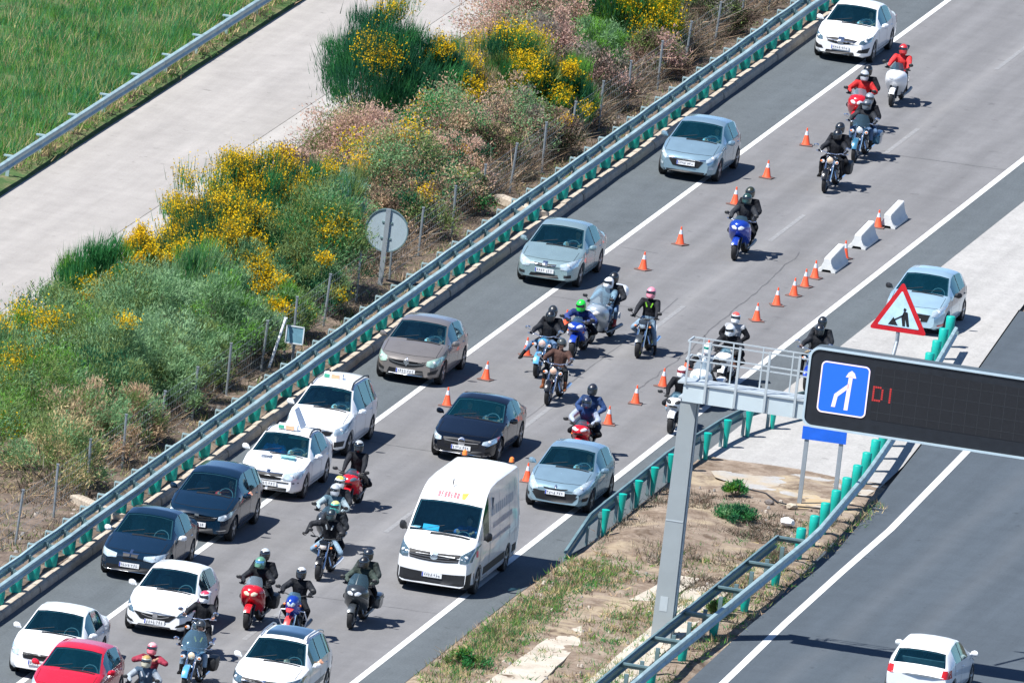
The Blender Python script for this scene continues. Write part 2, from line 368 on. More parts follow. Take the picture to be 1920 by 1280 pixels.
for k in range(-5, 7):
    y = 17.0 * k; mb.add([(3.47, y, .005), (3.6, y, .005), (3.6, y + 5.0, .005), (3.47, y + 5.0, .005)], [(0, 1, 2, 3)])
setting(mb.build("lane_dashes", M_WORN, None, False))
# cracks and tar seams in the worn lanes
mb = MB(); _r = random.Random(3)
def crack(p, q, w, wob, n):
    a, b = Vector((*p, 0)), Vector((*q, 0)); t = (b - a).normalized(); sd = Vector((-t.y, t.x, 0)); pts = []; off = 0
    for k in range(n + 1):
        off = off * .8 + _r.uniform(-wob, wob); pts.append(a.lerp(b, k / n) + sd * off)
    for k in range(n):
        ww = sd * w * _r.uniform(.5, 1.2)
        mb.add([(*(pts[k] - ww).xy, .004), (*(pts[k] + ww).xy, .004), (*(pts[k + 1] + ww).xy, .004), (*(pts[k + 1] - ww).xy, .004)], [(0, 1, 2, 3)])
crack((0.1, -21.8), (2.3, -21.9), .025, .03, 14); crack((5.2, -21.9), (8.2, -22.0), .02, .03, 14)
crack((5.05, -9), (5.0, -1), .018, .05, 20); crack((5.0, -1), (4.6, 16), .02, .05, 30); crack((5.3, -1.5), (4.9, 1.0), .02, .08, 10)
crack((0.1, 3.4), (3.4, 3.5), .014, .03, 14); crack((3.7, 34), (7.0, 34.2), .018, .03, 14); crack((0.2, 12.6), (1.3, 12.5), .012, .02, 8)
crack((3.3, -20), (3.2, 6), .012, .03, 40); crack((3.4, -44), (7.0, -43.8), .014, .03, 20)
setting(mb.build("road_crack", plain("tar_seam", (0.10, 0.10, 0.103), 0.8, 0, .3, 9), None, False))
# fallen litter and oil scraps lying on the verge
# raised concrete gutter kerb with joints
M_KERB = ground_mat("kerb_concrete", [(0.25, (0.24, 0.195, 0.15)), (0.45, (0.41, 0.35, 0.28)), (0.7, (0.55, 0.485, 0.40))], 2.5, 0.35, 16)
mb = MB(); _r = random.Random(5)
prof = [(-.24, -.05), (-.24, .13), (-.19, .185), (-.06, .21), (.05, .20), (.10, .165), (.125, .10), (.13, -.05)]
y = Y0
while y < Y1:
    dz = _r.uniform(-.012, .012); dx = _r.uniform(-.015, .015); g = 0.03
    mb.sweep([(-2.32 + dx, y + g, dz), (-2.32 + dx, y + 2.0 - g, dz)], prof); y += 2.0
setting(mb.build("kerb", M_KERB, None, True, 30))
setting(MB().box((-2.38, (Y0 + Y1) / 2, 0.04), (0.3, Y1 - Y0, 0.22)).build("kerb_joint_fill", plain("joint_dark", (0.07, 0.065, 0.05), .9), None, False))  # dark fill that shows in the gaps between kerb pieces
# stone gutters that run from the kerb back to the slope, seen as pale spurs
for yy in (14.3, -38.9):
    mb = MB(); mb.sweep([(-4.1, yy + 2.3, .09), (-3.0, yy + .9, .13), (-2.45, yy + .2, .15)], [(-.2, -.05), (-.2, .14), (-.1, .17), (.1, .17), (.2, .14), (.2, -.05)])
    setting(mb.build("gutter_spur", M_KERB, None, True, 30))

# ------------------------------------------------------------------ crash barriers
GALV = plain("galvanised_steel", (0.33, 0.45, 0.465), 0.45, 0.2, 0.22, 1.6)
GALVD = plain("darker_steel", (0.15, 0.235, 0.25), 0.5, 0.3, 0.2, 2.5)  # darker steel tone for posts, cross bars and rails seen from behind
TEAL = plain("teal_plastic", (0.0, 0.36, 0.29), 0.5, 0, 0.14, 3)
WB = [(-.015, -.155), (.035, -.13), (.045, -.085), (.0, -.035), (.0, .035), (.045, .085), (.035, .13), (-.015, .155), (-.03, .155), (.02, .125), (.03, .085), (-.015, .04), (-.015, -.04), (.03, -.085), (.02, -.125), (-.03, -.155)]
def wbeam(path, side=1, k=1.0):
    mb = MB(); pr = [(a * side * 1.25, b * k) for a, b in WB]
    if side < 0: pr = pr[::-1]
    mb.sweep(path, pr)
    for k in range(2, len(path) - 1, 2):          # lapped joints with bolts
        p = Vector(path[k]); t = (Vector(path[k + 1]) - p).normalized()
        mb.sweep([p - t * .16, p + t * .16], [(a + .007 * side, b * 1.02) for a, b in pr])
    return mb
SLEEVE = [(-.02, .02), (.0, .09), (.05, .125), (.12, .145), (.30, .16), (.48, .165), (.53, .155), (.555, .10), (.56, .02)]
def sleeve_mesh(name, h=1.0):
    return MB().lathe_z((0, 0, 0), [(z * h, r) for z, r in SLEEVE], 14).mesh(name, TEAL)
B1 = thing("crash_barrier", "long grey steel crash barrier with two rails on teal padded posts beside the concrete kerb", "barrier", (-2.62, 0, 0.13))
ys = list(np.arange(Y0, Y1 + .1, 2.0)); _w = random.Random(21)
wbeam([(.17 + _w.uniform(-.012, .012), y, .55 + _w.uniform(-.012, .012)) for y in ys], 1, .78).build("guard_rail", GALV, B1)
wbeam([(-.20 + _w.uniform(-.012, .012), y, .63 + _w.uniform(-.012, .012)) for y in ys], -1, .82).build("guard_rail", GALV, B1)
me_s = sleeve_mesh("padded_post", .86); pm = MB().box((-.06, 0, .3), (.1, .06, .64)).box((.05, 0, .55), (.2, .09, .10)).box((-.13, 0, .60), (.12, .09, .10)).mesh("steel_post", GALVD)
bm_ = MB().box((-.42, 0, .56), (.34, .025, .03)).box((-.58, 0, .45), (.025, .16, .24)).box((-.42, .09, .41), (.34, .03, .03)).box((-.42, -.09, .56), (.3, .03, .03)).mesh("bracket", GALV)
def child(name, me, parent, loc=(0, 0, 0), rz=0):
    o = bpy.data.objects.new(name, me); COL.objects.link(o); o.parent = parent; o.location = loc; o.rotation_euler.z = rz; return o
for k, y in enumerate(ys):
    if -66 < y < 72:
        _q = child("padded_post", me_s, B1, (.05 + _w.uniform(-.015, .015), y + .7 + _w.uniform(-.05, .05), -.02)); _q.rotation_euler = (_w.uniform(-.05, .05), _w.uniform(-.05, .05), 0); child("steel_post", pm, B1, (0, y + .7, 0)); child("bracket", bm_, B1, (0, y + .7, 0))
# single rail that curves into the gore, seen from behind
pathm = [(8.43, -33.9, .08), (8.43, -31.0, .58), (8.43, -29, .6), (8.42, -25, .6), (8.40, -21, .6), (8.45, -19, .6), (8.6, -17, .6), (8.68, -15, .6), (8.86, -13, .6), (9.2, -11.2, .6), (9.75, -9.2, .6), (10.4, -7.4, .6)]
B2 = thing("crash_barrier", "short curving crash barrier with ramped end and flared teal post covers behind the silver hatchback", "barrier", (0, 0, 0))
wbeam([(x - .17, y, z) for x, y, z in pathm], -1).build("guard_rail", GALVD, B2)
FLARE = [(.02, .035), (.06, .055), (.3, .07), (.55, .088), (.74, .108), (.78, .11), (.79, .08), (.79, .01)]
me_f = MB().lathe_z((0, 0, 0), FLARE, 14).mesh("post_cover", TEAL); me_p = MB().box((-.1, 0, .35), (.08, .06, .7)).box((-.08, 0, .6), (.16, .1, .1)).mesh("steel_post", GALVD)
for x, y in [(8.52, -30.42), (8.45, -27.89), (8.43, -25.69), (8.41, -23.49), (8.42, -21.28), (8.5, -19.3), (8.62, -17.49), (8.7, -15.19), (8.9, -13.19), (9.24, -11.5), (9.8, -9.6), (10.35, -7.9)]:
    child("post_cover", me_f, B2, (x + .03, y, 0)); child("steel_post", me_p, B2, (x, y, 0))
MB().box((8.35, -31.6, .25), (.06, .1, .5)).build("steel_post", GALVD, B2)
# ladder like double barrier before the far carriageway
CX = lambda y: float(np.interp(y, [-95, -60, -48.7, -28.77, -19.27, -13.4, -5, 4], [13.55, 13.45, 13.4, 13.45, 12.95, 12.5, 11.75, 10.9]))
B3 = thing("crash_barrier", "double crash barrier joined by cross bars like a ladder along the far carriageway", "barrier", (0, 0, 0))
yy = list(np.arange(-80, 4.1, 2.0)); wbeam([(CX(y) + .36, y, .58) for y in yy]).build("guard_rail", GALV, B3)
yl = list(np.arange(-80, -29.9, 2.0)); wbeam([(CX(y) - .42, y, .58) for y in yl], -1).build("guard_rail", GALVD, B3)
me_x = MB().box((-.03, 0, .68), (.8, .11, .05)).box((-.03, .045, .62), (.78, .02, .1)).mesh("cross_bar", GALVD)
for y in yl[1::2]: child("cross_bar", me_x, B3, (CX(y), y, 0))
me_q = MB().box((.24, 0, .55), (.2, .08, .1)).box((0, 0, .4), (.1, .08, .8)).mesh("steel_post", GALVD)
me_t = MB().lathe_z((0, 0, 0), [(.0, .05), (.06, .085), (.3, .105), (.6, .125), (.86, .13), (.89, .11), (.9, .01)], 14).mesh("post_cover", TEAL)
me_u = MB().lathe_z((0, 0, 0), [(.0, .06), (.06, .1), (.3, .12), (.5, .125), (.53, .1), (.535, .01)], 14).mesh("post_cover", TEAL)
for k, y in enumerate(yy):
    if y > -70:
        if y > -31: child("post_cover", me_t, B3, (CX(y) + .08, y + .6, 0))
        elif k % 2: child("post_cover", me_u, B3, (CX(y) + .27, y + .6, 0))
        child("steel_post", me_q, B3, (CX(y), y + .6, -.1))
# guard rail of the service road
B4 = thing("crash_barrier", "grey crash barrier between the green grass bank and the pale service road", "barrier", (-16.28, 0, 0))
wbeam([(.0, y, .56) for y in np.arange(0, Y1, 2.0)]).build("guard_rail", GALV, B4)
me_b4 = MB().box((-.2, 0, .62), (.34, .12, .04)).box((-.22, 0, .3), (.1, .06, .64)).mesh("steel_post", GALV)
for y in np.arange(1, Y1, 4.0): child("steel_post", me_b4, B4, (0, y, 0))

# ------------------------------------------------------------------ wire fence along the scrub
FP = plain("fence_post_steel", (0.23, 0.26, 0.28), 0.5, 0.3, 0.2, 3)
F1 = thing("wire_fence", "tall thin wire fence on grey steel posts between the shrubs and the crash barrier", "fence", (-4.08, 0, 0))
_r = random.Random(11); fy = list(np.arange(-64, 74, 4.1))
me_fp = MB().tube([(0, 0, 0), (0, 0, 1.5)], .032, 8).box((0, 0, 1.5), (.075, .075, .03)).mesh("post", FP)
for y in fy:
    o = child("post", me_fp, F1, (_r.uniform(-.05, .05), y, 0)); o.rotation_euler = (_r.uniform(-.03, .03), _r.uniform(-.04, .04), 0)
mb = MB()
for z in (.25, .5, .75, 1.0, 1.2, 1.4): mb.tube([(0, fy[0], z), (0, fy[-1], z)], .0035, 3)
for y in np.arange(fy[0], fy[-1], .30): mb.tube([(0, y, .2), (0, y, 1.42)], .0018, 3)
mb.build("wire_netting", FP, F1)

# ------------------------------------------------------------------ signs
PANB = plain("sign_back_grey", (0.36, 0.44, 0.48), 0.45, 0.15, 0.06, 2)
POLE = plain("sign_pole", (0.30, 0.34, 0.37), 0.45, 0.3, 0.1, 3)
s = thing("road_sign", "large round road sign seen from its grey back, above the shrub verge", "sign", (-4.11, .73, 0))
mb = MB(); a = [2 * math.pi * k / 40 for k in range(40)]
mb.face_prism([(.57 * math.cos(t), 1.6 + .57 * math.sin(t)) for t in a], .03, .05); mb.build("sign_panel", PANB, s)
mb = MB()
for k in range(40):
    t, u = a[k], a[(k + 1) % 40]
    P = [(r * math.cos(q), y, 1.6 + r * math.sin(q)) for q in (t, u) for r, y in ((.575, .0), (.6, .0), (.6, .055), (.575, .055))]
    mb.add(P, [(0, 1, 5, 4), (1, 2, 6, 5), (2, 3, 7, 6), (3, 0, 4, 7)])
mb.build("rim", GALVD, s)
MB().box((0, 0, 1.1), (.13, .055, 2.2)).build("pole", POLE, s); MB().box((0, .02, 1.82), (.3, .03, .05)).box((0, .02, 1.38), (.3, .03, .05)).build("clamp", GALVD, s)
s = thing("road_sign", "small square blue grey sign panel on a short pole behind the crash barrier", "sign", (-3.55, -13.1, 0))
MB().box((0, 0, .45), (.07, .05, .9)).build("pole", POLE, s); mb = MB(); mb.box((0, -.05, .92), (.46, .03, .46)); mb.build("sign_panel", plain("grey_blue_panel", (.16, .33, .42), .4, .2), s)
MB().box((0, -.07, 1.15), (.48, .02, .03)).box((0, -.07, .69), (.48, .02, .03)).box((-.235, -.07, .92), (.03, .02, .46)).box((.235, -.07, .92), (.03, .02, .46)).build("rim", plain("pale_rim", (.6, .65, .68), .5), s)
tag(MB().tube([(-4.0, -14.0, 0), (-3.82, -13.3, 1.35)], .04, 8).box((-3.82, -13.3, 1.36), (.09, .09, .03)).build("marker_post", plain("white_post", (.62, .64, .66), .5)), "slim whitish marker post leaning beside the small square sign", "post")
BLUE = plain("traffic_blue", (0.012, 0.12, 0.62), 0.4, 0, 0.1, 4)
s = thing("road_sign", "plain narrow blue sign board on two grey posts standing on the pale apron", "sign", (12.45, -21.45, 0))
mb = MB(); mb.box((0, -.05, 1.93), (1.18, .03, .34), 0, 0, 0, -.015); mb.box((-.0, -.05, 2.12), (.62, .028, .06)); mb.build("sign_panel", BLUE, s)
for x in (-.46, .46): MB().box((x, 0, 1.0), (.11, .07, 2.0)).build("pole", POLE, s)

# ------------------------------------------------------------------ gantry with the message panel
GST = plain("gantry_paint", (0.30, 0.335, 0.345), 0.45, 0.1, 0.07, 0.9)
GLT = plain("gantry_rail_metal", (0.45, 0.50, 0.52), 0.42, 0.2, 0.07, 2)
G = thing("sign_gantry", "tall grey cantilever road gantry with railed walkway arm reaching over the far carriageway", "gantry", (12.6, -42.55, 0))
mb = MB()
def sq(z, h): return [(x * h, y * h, z) for x, y in ((-1, -1), (1, -1), (1, 1), (-1, 1))]
mb.rings([sq(0.05, .255), sq(6.25, .21)]); mb.build("post", GST, G, False)
MB().box((0, 0, .03), (.85, .85, .06)).box((0, 0, 6.27), (.54, .54, .045)).box((-.33, -.33, .08), (.06, .06, .06)).box((.33, -.33, .08), (.06, .06, .06)).box((.33, .33, .08), (.06, .06, .06)).build("base_plate", GLT, G, False)
mb = MB(); mb.box((6.1, -.61, 6.53), (12.3, .66, .44)); mb.build("arm", plain("arm_paint", (0.52, 0.60, 0.62), 0.4, 0.1, 0.06, 0.9), G, False)
MB().box((6.05, -.62, 6.79), (12.5, .72, .05)).build("walkway", GLT, G, False)
mb = MB()
for x in np.arange(.52, 3.4, .775): mb.box((x, -.97, 7.12), (.062, .05, 1.56))
mb.box((-.0, -.97, 7.3), (.05, .05, 1.1))
for x in np.arange(-.1, 3.4, .775): mb.box((x + .32, -.28, 7.32), (.036, .036, 1.06))
for yq in (-.97, -.28):
    for z in (7.86, 7.4): mb.box((1.7, yq, z), (3.5, .03, .034))
for z in (7.86, 7.4): mb.box((-.05, -.62, z), (.04, .7, .045))
mb.build("railing", GLT, G, False)
MB().tube([(.268, -.12, .1), (.236, -.12, 6.2)], .022, 6).box((.262, -.12, 2.0), (.05, .1, .04)).box((.256, -.12, 4.0), (.05, .1, .04)).build("cable_conduit", GLT, G)
MB().box((-.02, -.25, .95), (.2, .012, .38)).build("hatch_cover", GLT, G, False); MB().box((0, -.236, 3.1), (.45, .012, .03)).build("weld_band", GLT, G, False)
mb = MB()
for x in np.arange(.6, 12, 1.55): mb.box((x, -.945, 6.53), (.03, .012, .44))
mb.build("arm_seam", GST, G, False)
# message panel hung on the walkway
V = thing("message_sign", "black electronic message board with pale rim, blue lane merge symbol and red letters", "sign", (15.72, -43.75, 6.2))
def rrect(x0, z0, x1, z1, r, n=6):
    out = []
    for cx, cz, a0 in ((x1 - r, z1 - r, 0), (x0 + r, z1 - r, 90), (x0 + r, z0 + r, 180), (x1 - r, z0 + r, 270)):
        for k in range(n + 1): t = R(a0 + 90 * k / n); out.append((cx + r * math.cos(t), cz + r * math.sin(t)))
    return out
VB = plain("panel_black", (0.012, 0.015, 0.02), 0.45, 0, .2, 5); VR = plain("panel_rim", (0.55, 0.68, 0.74), 0.35, .3, .08, 2)
MB().face_prism(rrect(0, 0, 8.2, 2.06, .26), 0, .45).build("housing", plain("panel_housing", (.07, .09, .10), .5), V, True, 30)
mb = MB(); o1 = rrect(0, 0, 8.2, 2.06, .26); o2 = rrect(.055, .055, 8.145, 2.005, .22); n = len(o1)
P = [(x, -.06, z) for x, z in o1] + [(x, -.06, z) for x, z in o2] + [(x, .0, z) for x, z in o1] + [(x, -.02, z) for x, z in o2]
mb.add(P, [f for k in range(n) for j in [(k + 1) % n] for f in ((k, j, n + j, n + k), (k, 2 * n + k, 2 * n + j, j), (n + k, n + j, 3 * n + j, 3 * n + k))]); mb.build("rim", VR, V, True, 30)
MB().face_prism(rrect(.06, .06, 8.14, 2.0, .2), -.025, -.004).build("face", VB, V, False)
MB().face_prism(rrect(1.72, .42, 8.0, 1.78, .05), -.032, -.026).build("led_field", plain("led_field_black", (.007, .008, .011), .6, 0, .3, 22), V, False)
def glow(name, c, st):
    m, nt, b = nmat(name); b.inputs["Base Color"].default_value = (*c, 1); b.inputs["Emission Color"].default_value = (*c, 1); b.inputs["Emission Strength"].default_value = st
    return m
PB = glow("pictogram_blue", (0.01, 0.11, 0.78), 0.30); PW = glow("pictogram_white", (0.80, 0.66, 0.68), 0.22); LR = glow("led_red", (0.42, 0.03, 0.028), 0.12)
_sm = MB()
for x in np.arange(1.9, 8.0, .32): _sm.box((x, -.0335, 1.1), (.008, .003, 1.34))
for z in np.arange(.62, 1.75, .32): _sm.box((4.86, -.0335, z), (6.26, .003, .008))
_sm.build("module_seams", plain("module_seam", (.035, .04, .045), .5), V, False)
pic = MB().face_prism(rrect(.34, .42, 1.6, 1.74, .13), -.035, -.027).build("lane_symbol", PB, V, False)
mb = MB(); o1 = rrect(.34, .42, 1.6, 1.74, .13); o2 = rrect(.375, .455, 1.565, 1.705, .10); n = len(o1)
mb.add([(x, -.042, z) for x, z in o1] + [(x, -.042, z) for x, z in o2], [(k, (k + 1) % n, n + (k + 1) % n, n + k) for k in range(n)])
mb.build("symbol_border", PW, pic, False)
mb = MB()
for q in ([(1.03, .56), (1.13, .56), (1.17, 1.43), (1.07, 1.43)], [(.70, .60), (.80, .60), (.84, .88), (.75, .93)], [(.75, .93), (.84, .88), (1.10, 1.13), (1.10, 1.26)], [(.99, 1.40), (1.26, 1.40), (1.21, 1.52), (1.13, 1.58), (1.05, 1.52)]):
    mb.face_prism(q, -.041, -.037)
mb.build("merge_arrow", PW, pic, False)
def ledletter(px, x0, z0, d):
    mb = MB()
    for r_, row in enumerate(px):
        for c_, ch in enumerate(row):
            if ch == '#':
                x, z = x0 + c_ * d, z0 - r_ * d; mb.box((x, -.036, z), (d * .82, .006, d * .82))
    return mb
ledletter(["####.", "#...#", "#...#", "#...#", "#...#", "#...#", "####."], 1.74, 1.26, .056).build("led_letter", LR, V, False)
ledletter(["#", "#", "#", "#", "#", "#", "#"], 2.17, 1.26, .056).build("led_letter", LR, V, False)
MB().box((.9, .6, 1.0), (.1, .55, .12)).box((4, .6, 1.0), (.1, .55, .12)).box((7, .6, 1.0), (.1, .55, .12)).build("mounting_bracket", GST, V)
# works warning triangle above the panel
T = thing("warning_sign", "big red bordered warning triangle on a bent pole above the message board", "sign", (17.42, -41.0, 0))
def tri(s_, r, n=5):
    hgt = s_ * math.sqrt(3) / 2; c = [(-s_ / 2, 0), (s_ / 2, 0), (0, hgt)]; out = []
    for k, (x, z) in enumerate(c):
        cen = Vector((0, hgt / 3)); v = Vector((x, z)); d = (cen - v).normalized(); q = v + d * 2 * r; a0 = math.atan2(-d.y, -d.x)
        for j in range(n + 1): t = a0 - R(60) + R(120) * j / n; out.append((q.x + r * math.cos(t), q.y + r * math.sin(t)))
    return out
ZT = 8.45
MB().face_prism([(x, z + ZT) for x, z in tri(1.5, .05)], -.06, -.04).build("red_border", plain("traffic_red", (.55, .012, .02), .4), T, False)
MB().face_prism([(x, z + ZT + .13) for x, z in tri(1.08, .02)], -.068, -.061).build("white_field", plain("sign_pale_blue_white", (.50, .72, .82), .4), T, False)
mb = MB(); zz = ZT + .17
mb.face_prism([(-.27, zz), (-.02, zz), (-.15, zz + .2)], -.074, -.069)                           # heap of earth
mb.face_prism([(.10, zz), (.17, zz), (.15, zz + .2), (.21, zz), (.28, zz), (.2, zz + .36), (.10, zz + .38), (.05, zz + .22)], -.074, -.069)   # stooping worker
mb.face_prism([(.08, zz + .40), (.14, zz + .38), (.16, zz + .44), (.10, zz + .47)], -.074, -.069)
mb.face_prism([(.10, zz + .30), (-.14, zz + .14), (-.12, zz + .11), (.11, zz + .26)], -.074, -.069); mb.build("worker_symbol", BLACKP, T, False)
MB().tube([(0, -1.5, 6.82), (0, -.2, 8.0), (0, 0, 8.2), (0, 0, ZT + 1.1)], .05, 10).box((0, -.03, ZT + .3), (.5, .04, .06)).build("pole", POLE, T)

# ------------------------------------------------------------------ cones and concrete blocks
ORANGE = plain("cone_orange", (0.86, 0.105, 0.035), 0.55, 0, 0.1, 5); REFL = plain("reflective_white", (0.58, 0.62, 0.68), 0.45, 0, 0.1, 8); CBASE = plain("cone_base_rubber", (0.17, 0.10, 0.085), .8)
c0 = thing("traffic_cone", "x", "traffic cone")
MB().box((0, 0, .02), (.50, .50, .04)).build("base", CBASE, c0, False)
mb = MB(); mb.lathe_z((0, 0, 0), [(.04, .175), (.07, .168), (.1, .15), (.43, .078)], 18); mb.lathe_z((0, 0, 0), [(.60, .043), (.68, .028), (.72, .03), (.725, .012)], 16); mb.build("cone_body", ORANGE, c0)
MB().lathe_z((0, 0, 0), [(.43, .08), (.60, .045)], 18).build("reflective_band", REFL, c0)
CONES = [((1.34, 33.35), "orange cone farthest up the road, beside the two black clad cruiser riders"),
 ((1.45, 27.05), "orange cone beside the small silver blue hatchback and the edge line"), ((1.54, 21.97), "orange cone just behind the helmets of the couple on the big blue tourer"),
 ((1.52, 14.33), "orange cone standing alone beside the front wheel of the big blue tourer"), ((1.44, 9.55), "orange cone abreast of the tail of the silver saloon"),
 ((1.46, -1.07), "orange cone half hidden behind the green helmeted rider"), ((1.41, -6.08), "leaning looking orange cone beside the outstretched boot of a cruiser rider"),
 ((1.22, -10.50), "orange cone beside the rear wheel of the taupe hatchback"), ((1.14, -15.12), "orange cone between the taupe hatchback and the black coupe"),
 ((5.21, -24.11), "orange cone mostly hidden beside the door mirror of the silver hatchback with ramped barrier"),
 ((5.70, 21.74), "orange cone standing between two white concrete blocks, the farthest of the long diagonal row"), ((5.86, 16.03), "orange cone between the nearer and the middle concrete block"),
 ((5.76, 12.24), "orange cone touching the open near end of the nearest concrete block"), ((5.79, 10.69), "second orange cone in front of the nearest concrete block"),
 ((5.80, 9.03), "third orange cone in front of the nearest concrete block"), ((5.69, 7.16), "fourth orange cone in front of the nearest concrete block"),
 ((5.69, 4.33), "orange cone ahead of the pair with two white helmets, end of the close spaced row"), ((5.54, -4.43), "orange cone behind the white windscreen tourer by the gantry railing"),
 ((5.49, -7.59), "orange cone just beyond the rider in white and red helmet on the white sport bike"), ((5.37, -10.68), "orange cone on open asphalt between the white sport bike and the red sport bike couple"),
 ((5.37, -14.29), "orange cone right beside the couple on the red sport bike"), ((5.67, -2.41), "orange cone seen between the two white motorcycles behind the gantry railing")]
for k, ((x, y), lab) in enumerate(CONES):
    c = c0 if k == 0 else copy_tree(c0); c.location = (x, y, .004); c.rotation_euler = (random.uniform(-.03, .03), random.uniform(-.03, .03), random.uniform(-.5, .5)); c.scale = (.72, .72, .70); tag(c, lab, "traffic cone", "traffic cones on the carriageway")
CBLK = ground_mat("block_concrete", [(0.25, (.50, .51, .50)), (.5, (.64, .65, .63)), (.75, (.72, .73, .71))], 2.0, .25, 15)
def block(x, y, lab):
    b = MB(); pr = [(-.30, 0), (-.30, .12), (-.21, .27), (-.125, .62), (-.115, .80), (-.09, .84), (.09, .84), (.115, .80), (.125, .62), (.21, .27), (.30, .12), (.30, 0), (.17, 0), (.13, .16), (-.13, .16), (-.17, 0)]
    b.rings([[(px_ * .84, yq, pz_ * hh) for px_, pz_ in pr] for yq, hh in ((-.95, .44), (-.88, .48), (.8, .60), (.95, .61))])
    o = b.build("concrete_block", CBLK, None, True, 25); o.location = (x, y, .004)
    tag(o, lab, "concrete block", "white concrete barrier blocks")
block(5.85, 14.4, "nearest white concrete barrier block with a notch under it, behind the close row of cones")
block(5.85, 18.8, "white concrete barrier block in the middle of three, between two cones")
block(5.92, 22.8, "farthest white concrete barrier block beyond the last cone of the diagonal row")

# ------------------------------------------------------------------ vegetation
def leafmat(name, c, vary=.3):
    m, nt, b = nmat(name); f = noise(nt, 2.2, 4, .7, objco(nt))
    L(nt, ramp(nt, f, [(.3, tuple(x * (1 - vary) for x in c)), (.7, tuple(x * (1 + vary) for x in c))]), b.inputs["Base Color"])
    b.inputs["Roughness"].default_value = .75; b.inputs["Specular IOR Level"].default_value = .15
    tl = N(nt, "ShaderNodeBsdfTranslucent"); L(nt, b.inputs["Base Color"].links[0].from_socket, tl.inputs[0]); mx = N(nt, "ShaderNodeMixShader"); mx.inputs[0].default_value = .38
    L(nt, b.outputs[0], mx.inputs[1]); L(nt, tl.outputs[0], mx.inputs[2]); L(nt, mx.outputs[0], nt.nodes["Material Output"].inputs[0]); return m
LV = {k: leafmat("foliage_" + k, c if k in ("yellow", "gold", "dark") else tuple(x * 1.28 for x in c)) for k, c in dict(
    mint=(.09, .27, .12), leaf=(.045, .21, .07), green=(.035, .165, .050), deep=(.018, .095, .045), lime=(.10, .24, .035), olive=(.145, .20, .065), sage=(.15, .27, .125), pale=(.22, .345, .18), aqua=(.15, .29, .22),
    yellow=(.84, .58, .012), gold=(.74, .46, .01), tan=(.40, .285, .185), pink=(.44, .30, .235), rose=(.40, .26, .22), brown=(.13, .092, .07), straw=(.48, .38, .20), dark=(.04, .055, .03), grey=(.22, .20, .165)).items()}
BARK = leafmat("bark_grey", (.26, .215, .16), .3)
def unit(a): return a / (np.linalg.norm(a, axis=-1, keepdims=True) + 1e-9)
def leaf_mesh(name, P, D, ln, wd, mi, mats, diamond=False):
    """many small leaves: base point, direction, length, width, material index"""
    n = len(P); S = unit(np.cross(D, RNG.normal(size=(n, 3)))); h = wd[:, None] / 2
    if diamond:
        mid = P + D * (ln * .5)[:, None]; V_ = np.stack([P, mid + S * h, P + D * ln[:, None], mid - S * h], 1).reshape(-1, 3); k = 4
    else:
        V_ = np.stack([P - S * h, P + S * h, P + D * ln[:, None]], 1).reshape(-1, 3); k = 3
    me = bpy.data.meshes.new(name); me.vertices.add(len(V_)); me.vertices.foreach_set("co", V_.ravel().astype(np.float32))
    me.loops.add(n * k); me.loops.foreach_set("vertex_index", np.arange(n * k, dtype=np.int32))
    me.polygons.add(n); me.polygons.foreach_set("loop_start", np.arange(0, n * k, k, dtype=np.int32))
    for m in mats: me.materials.append(m)
    me.polygons.foreach_set("material_index", mi.astype(np.int32)); me.update(calc_edges=True); me.validate(); return me
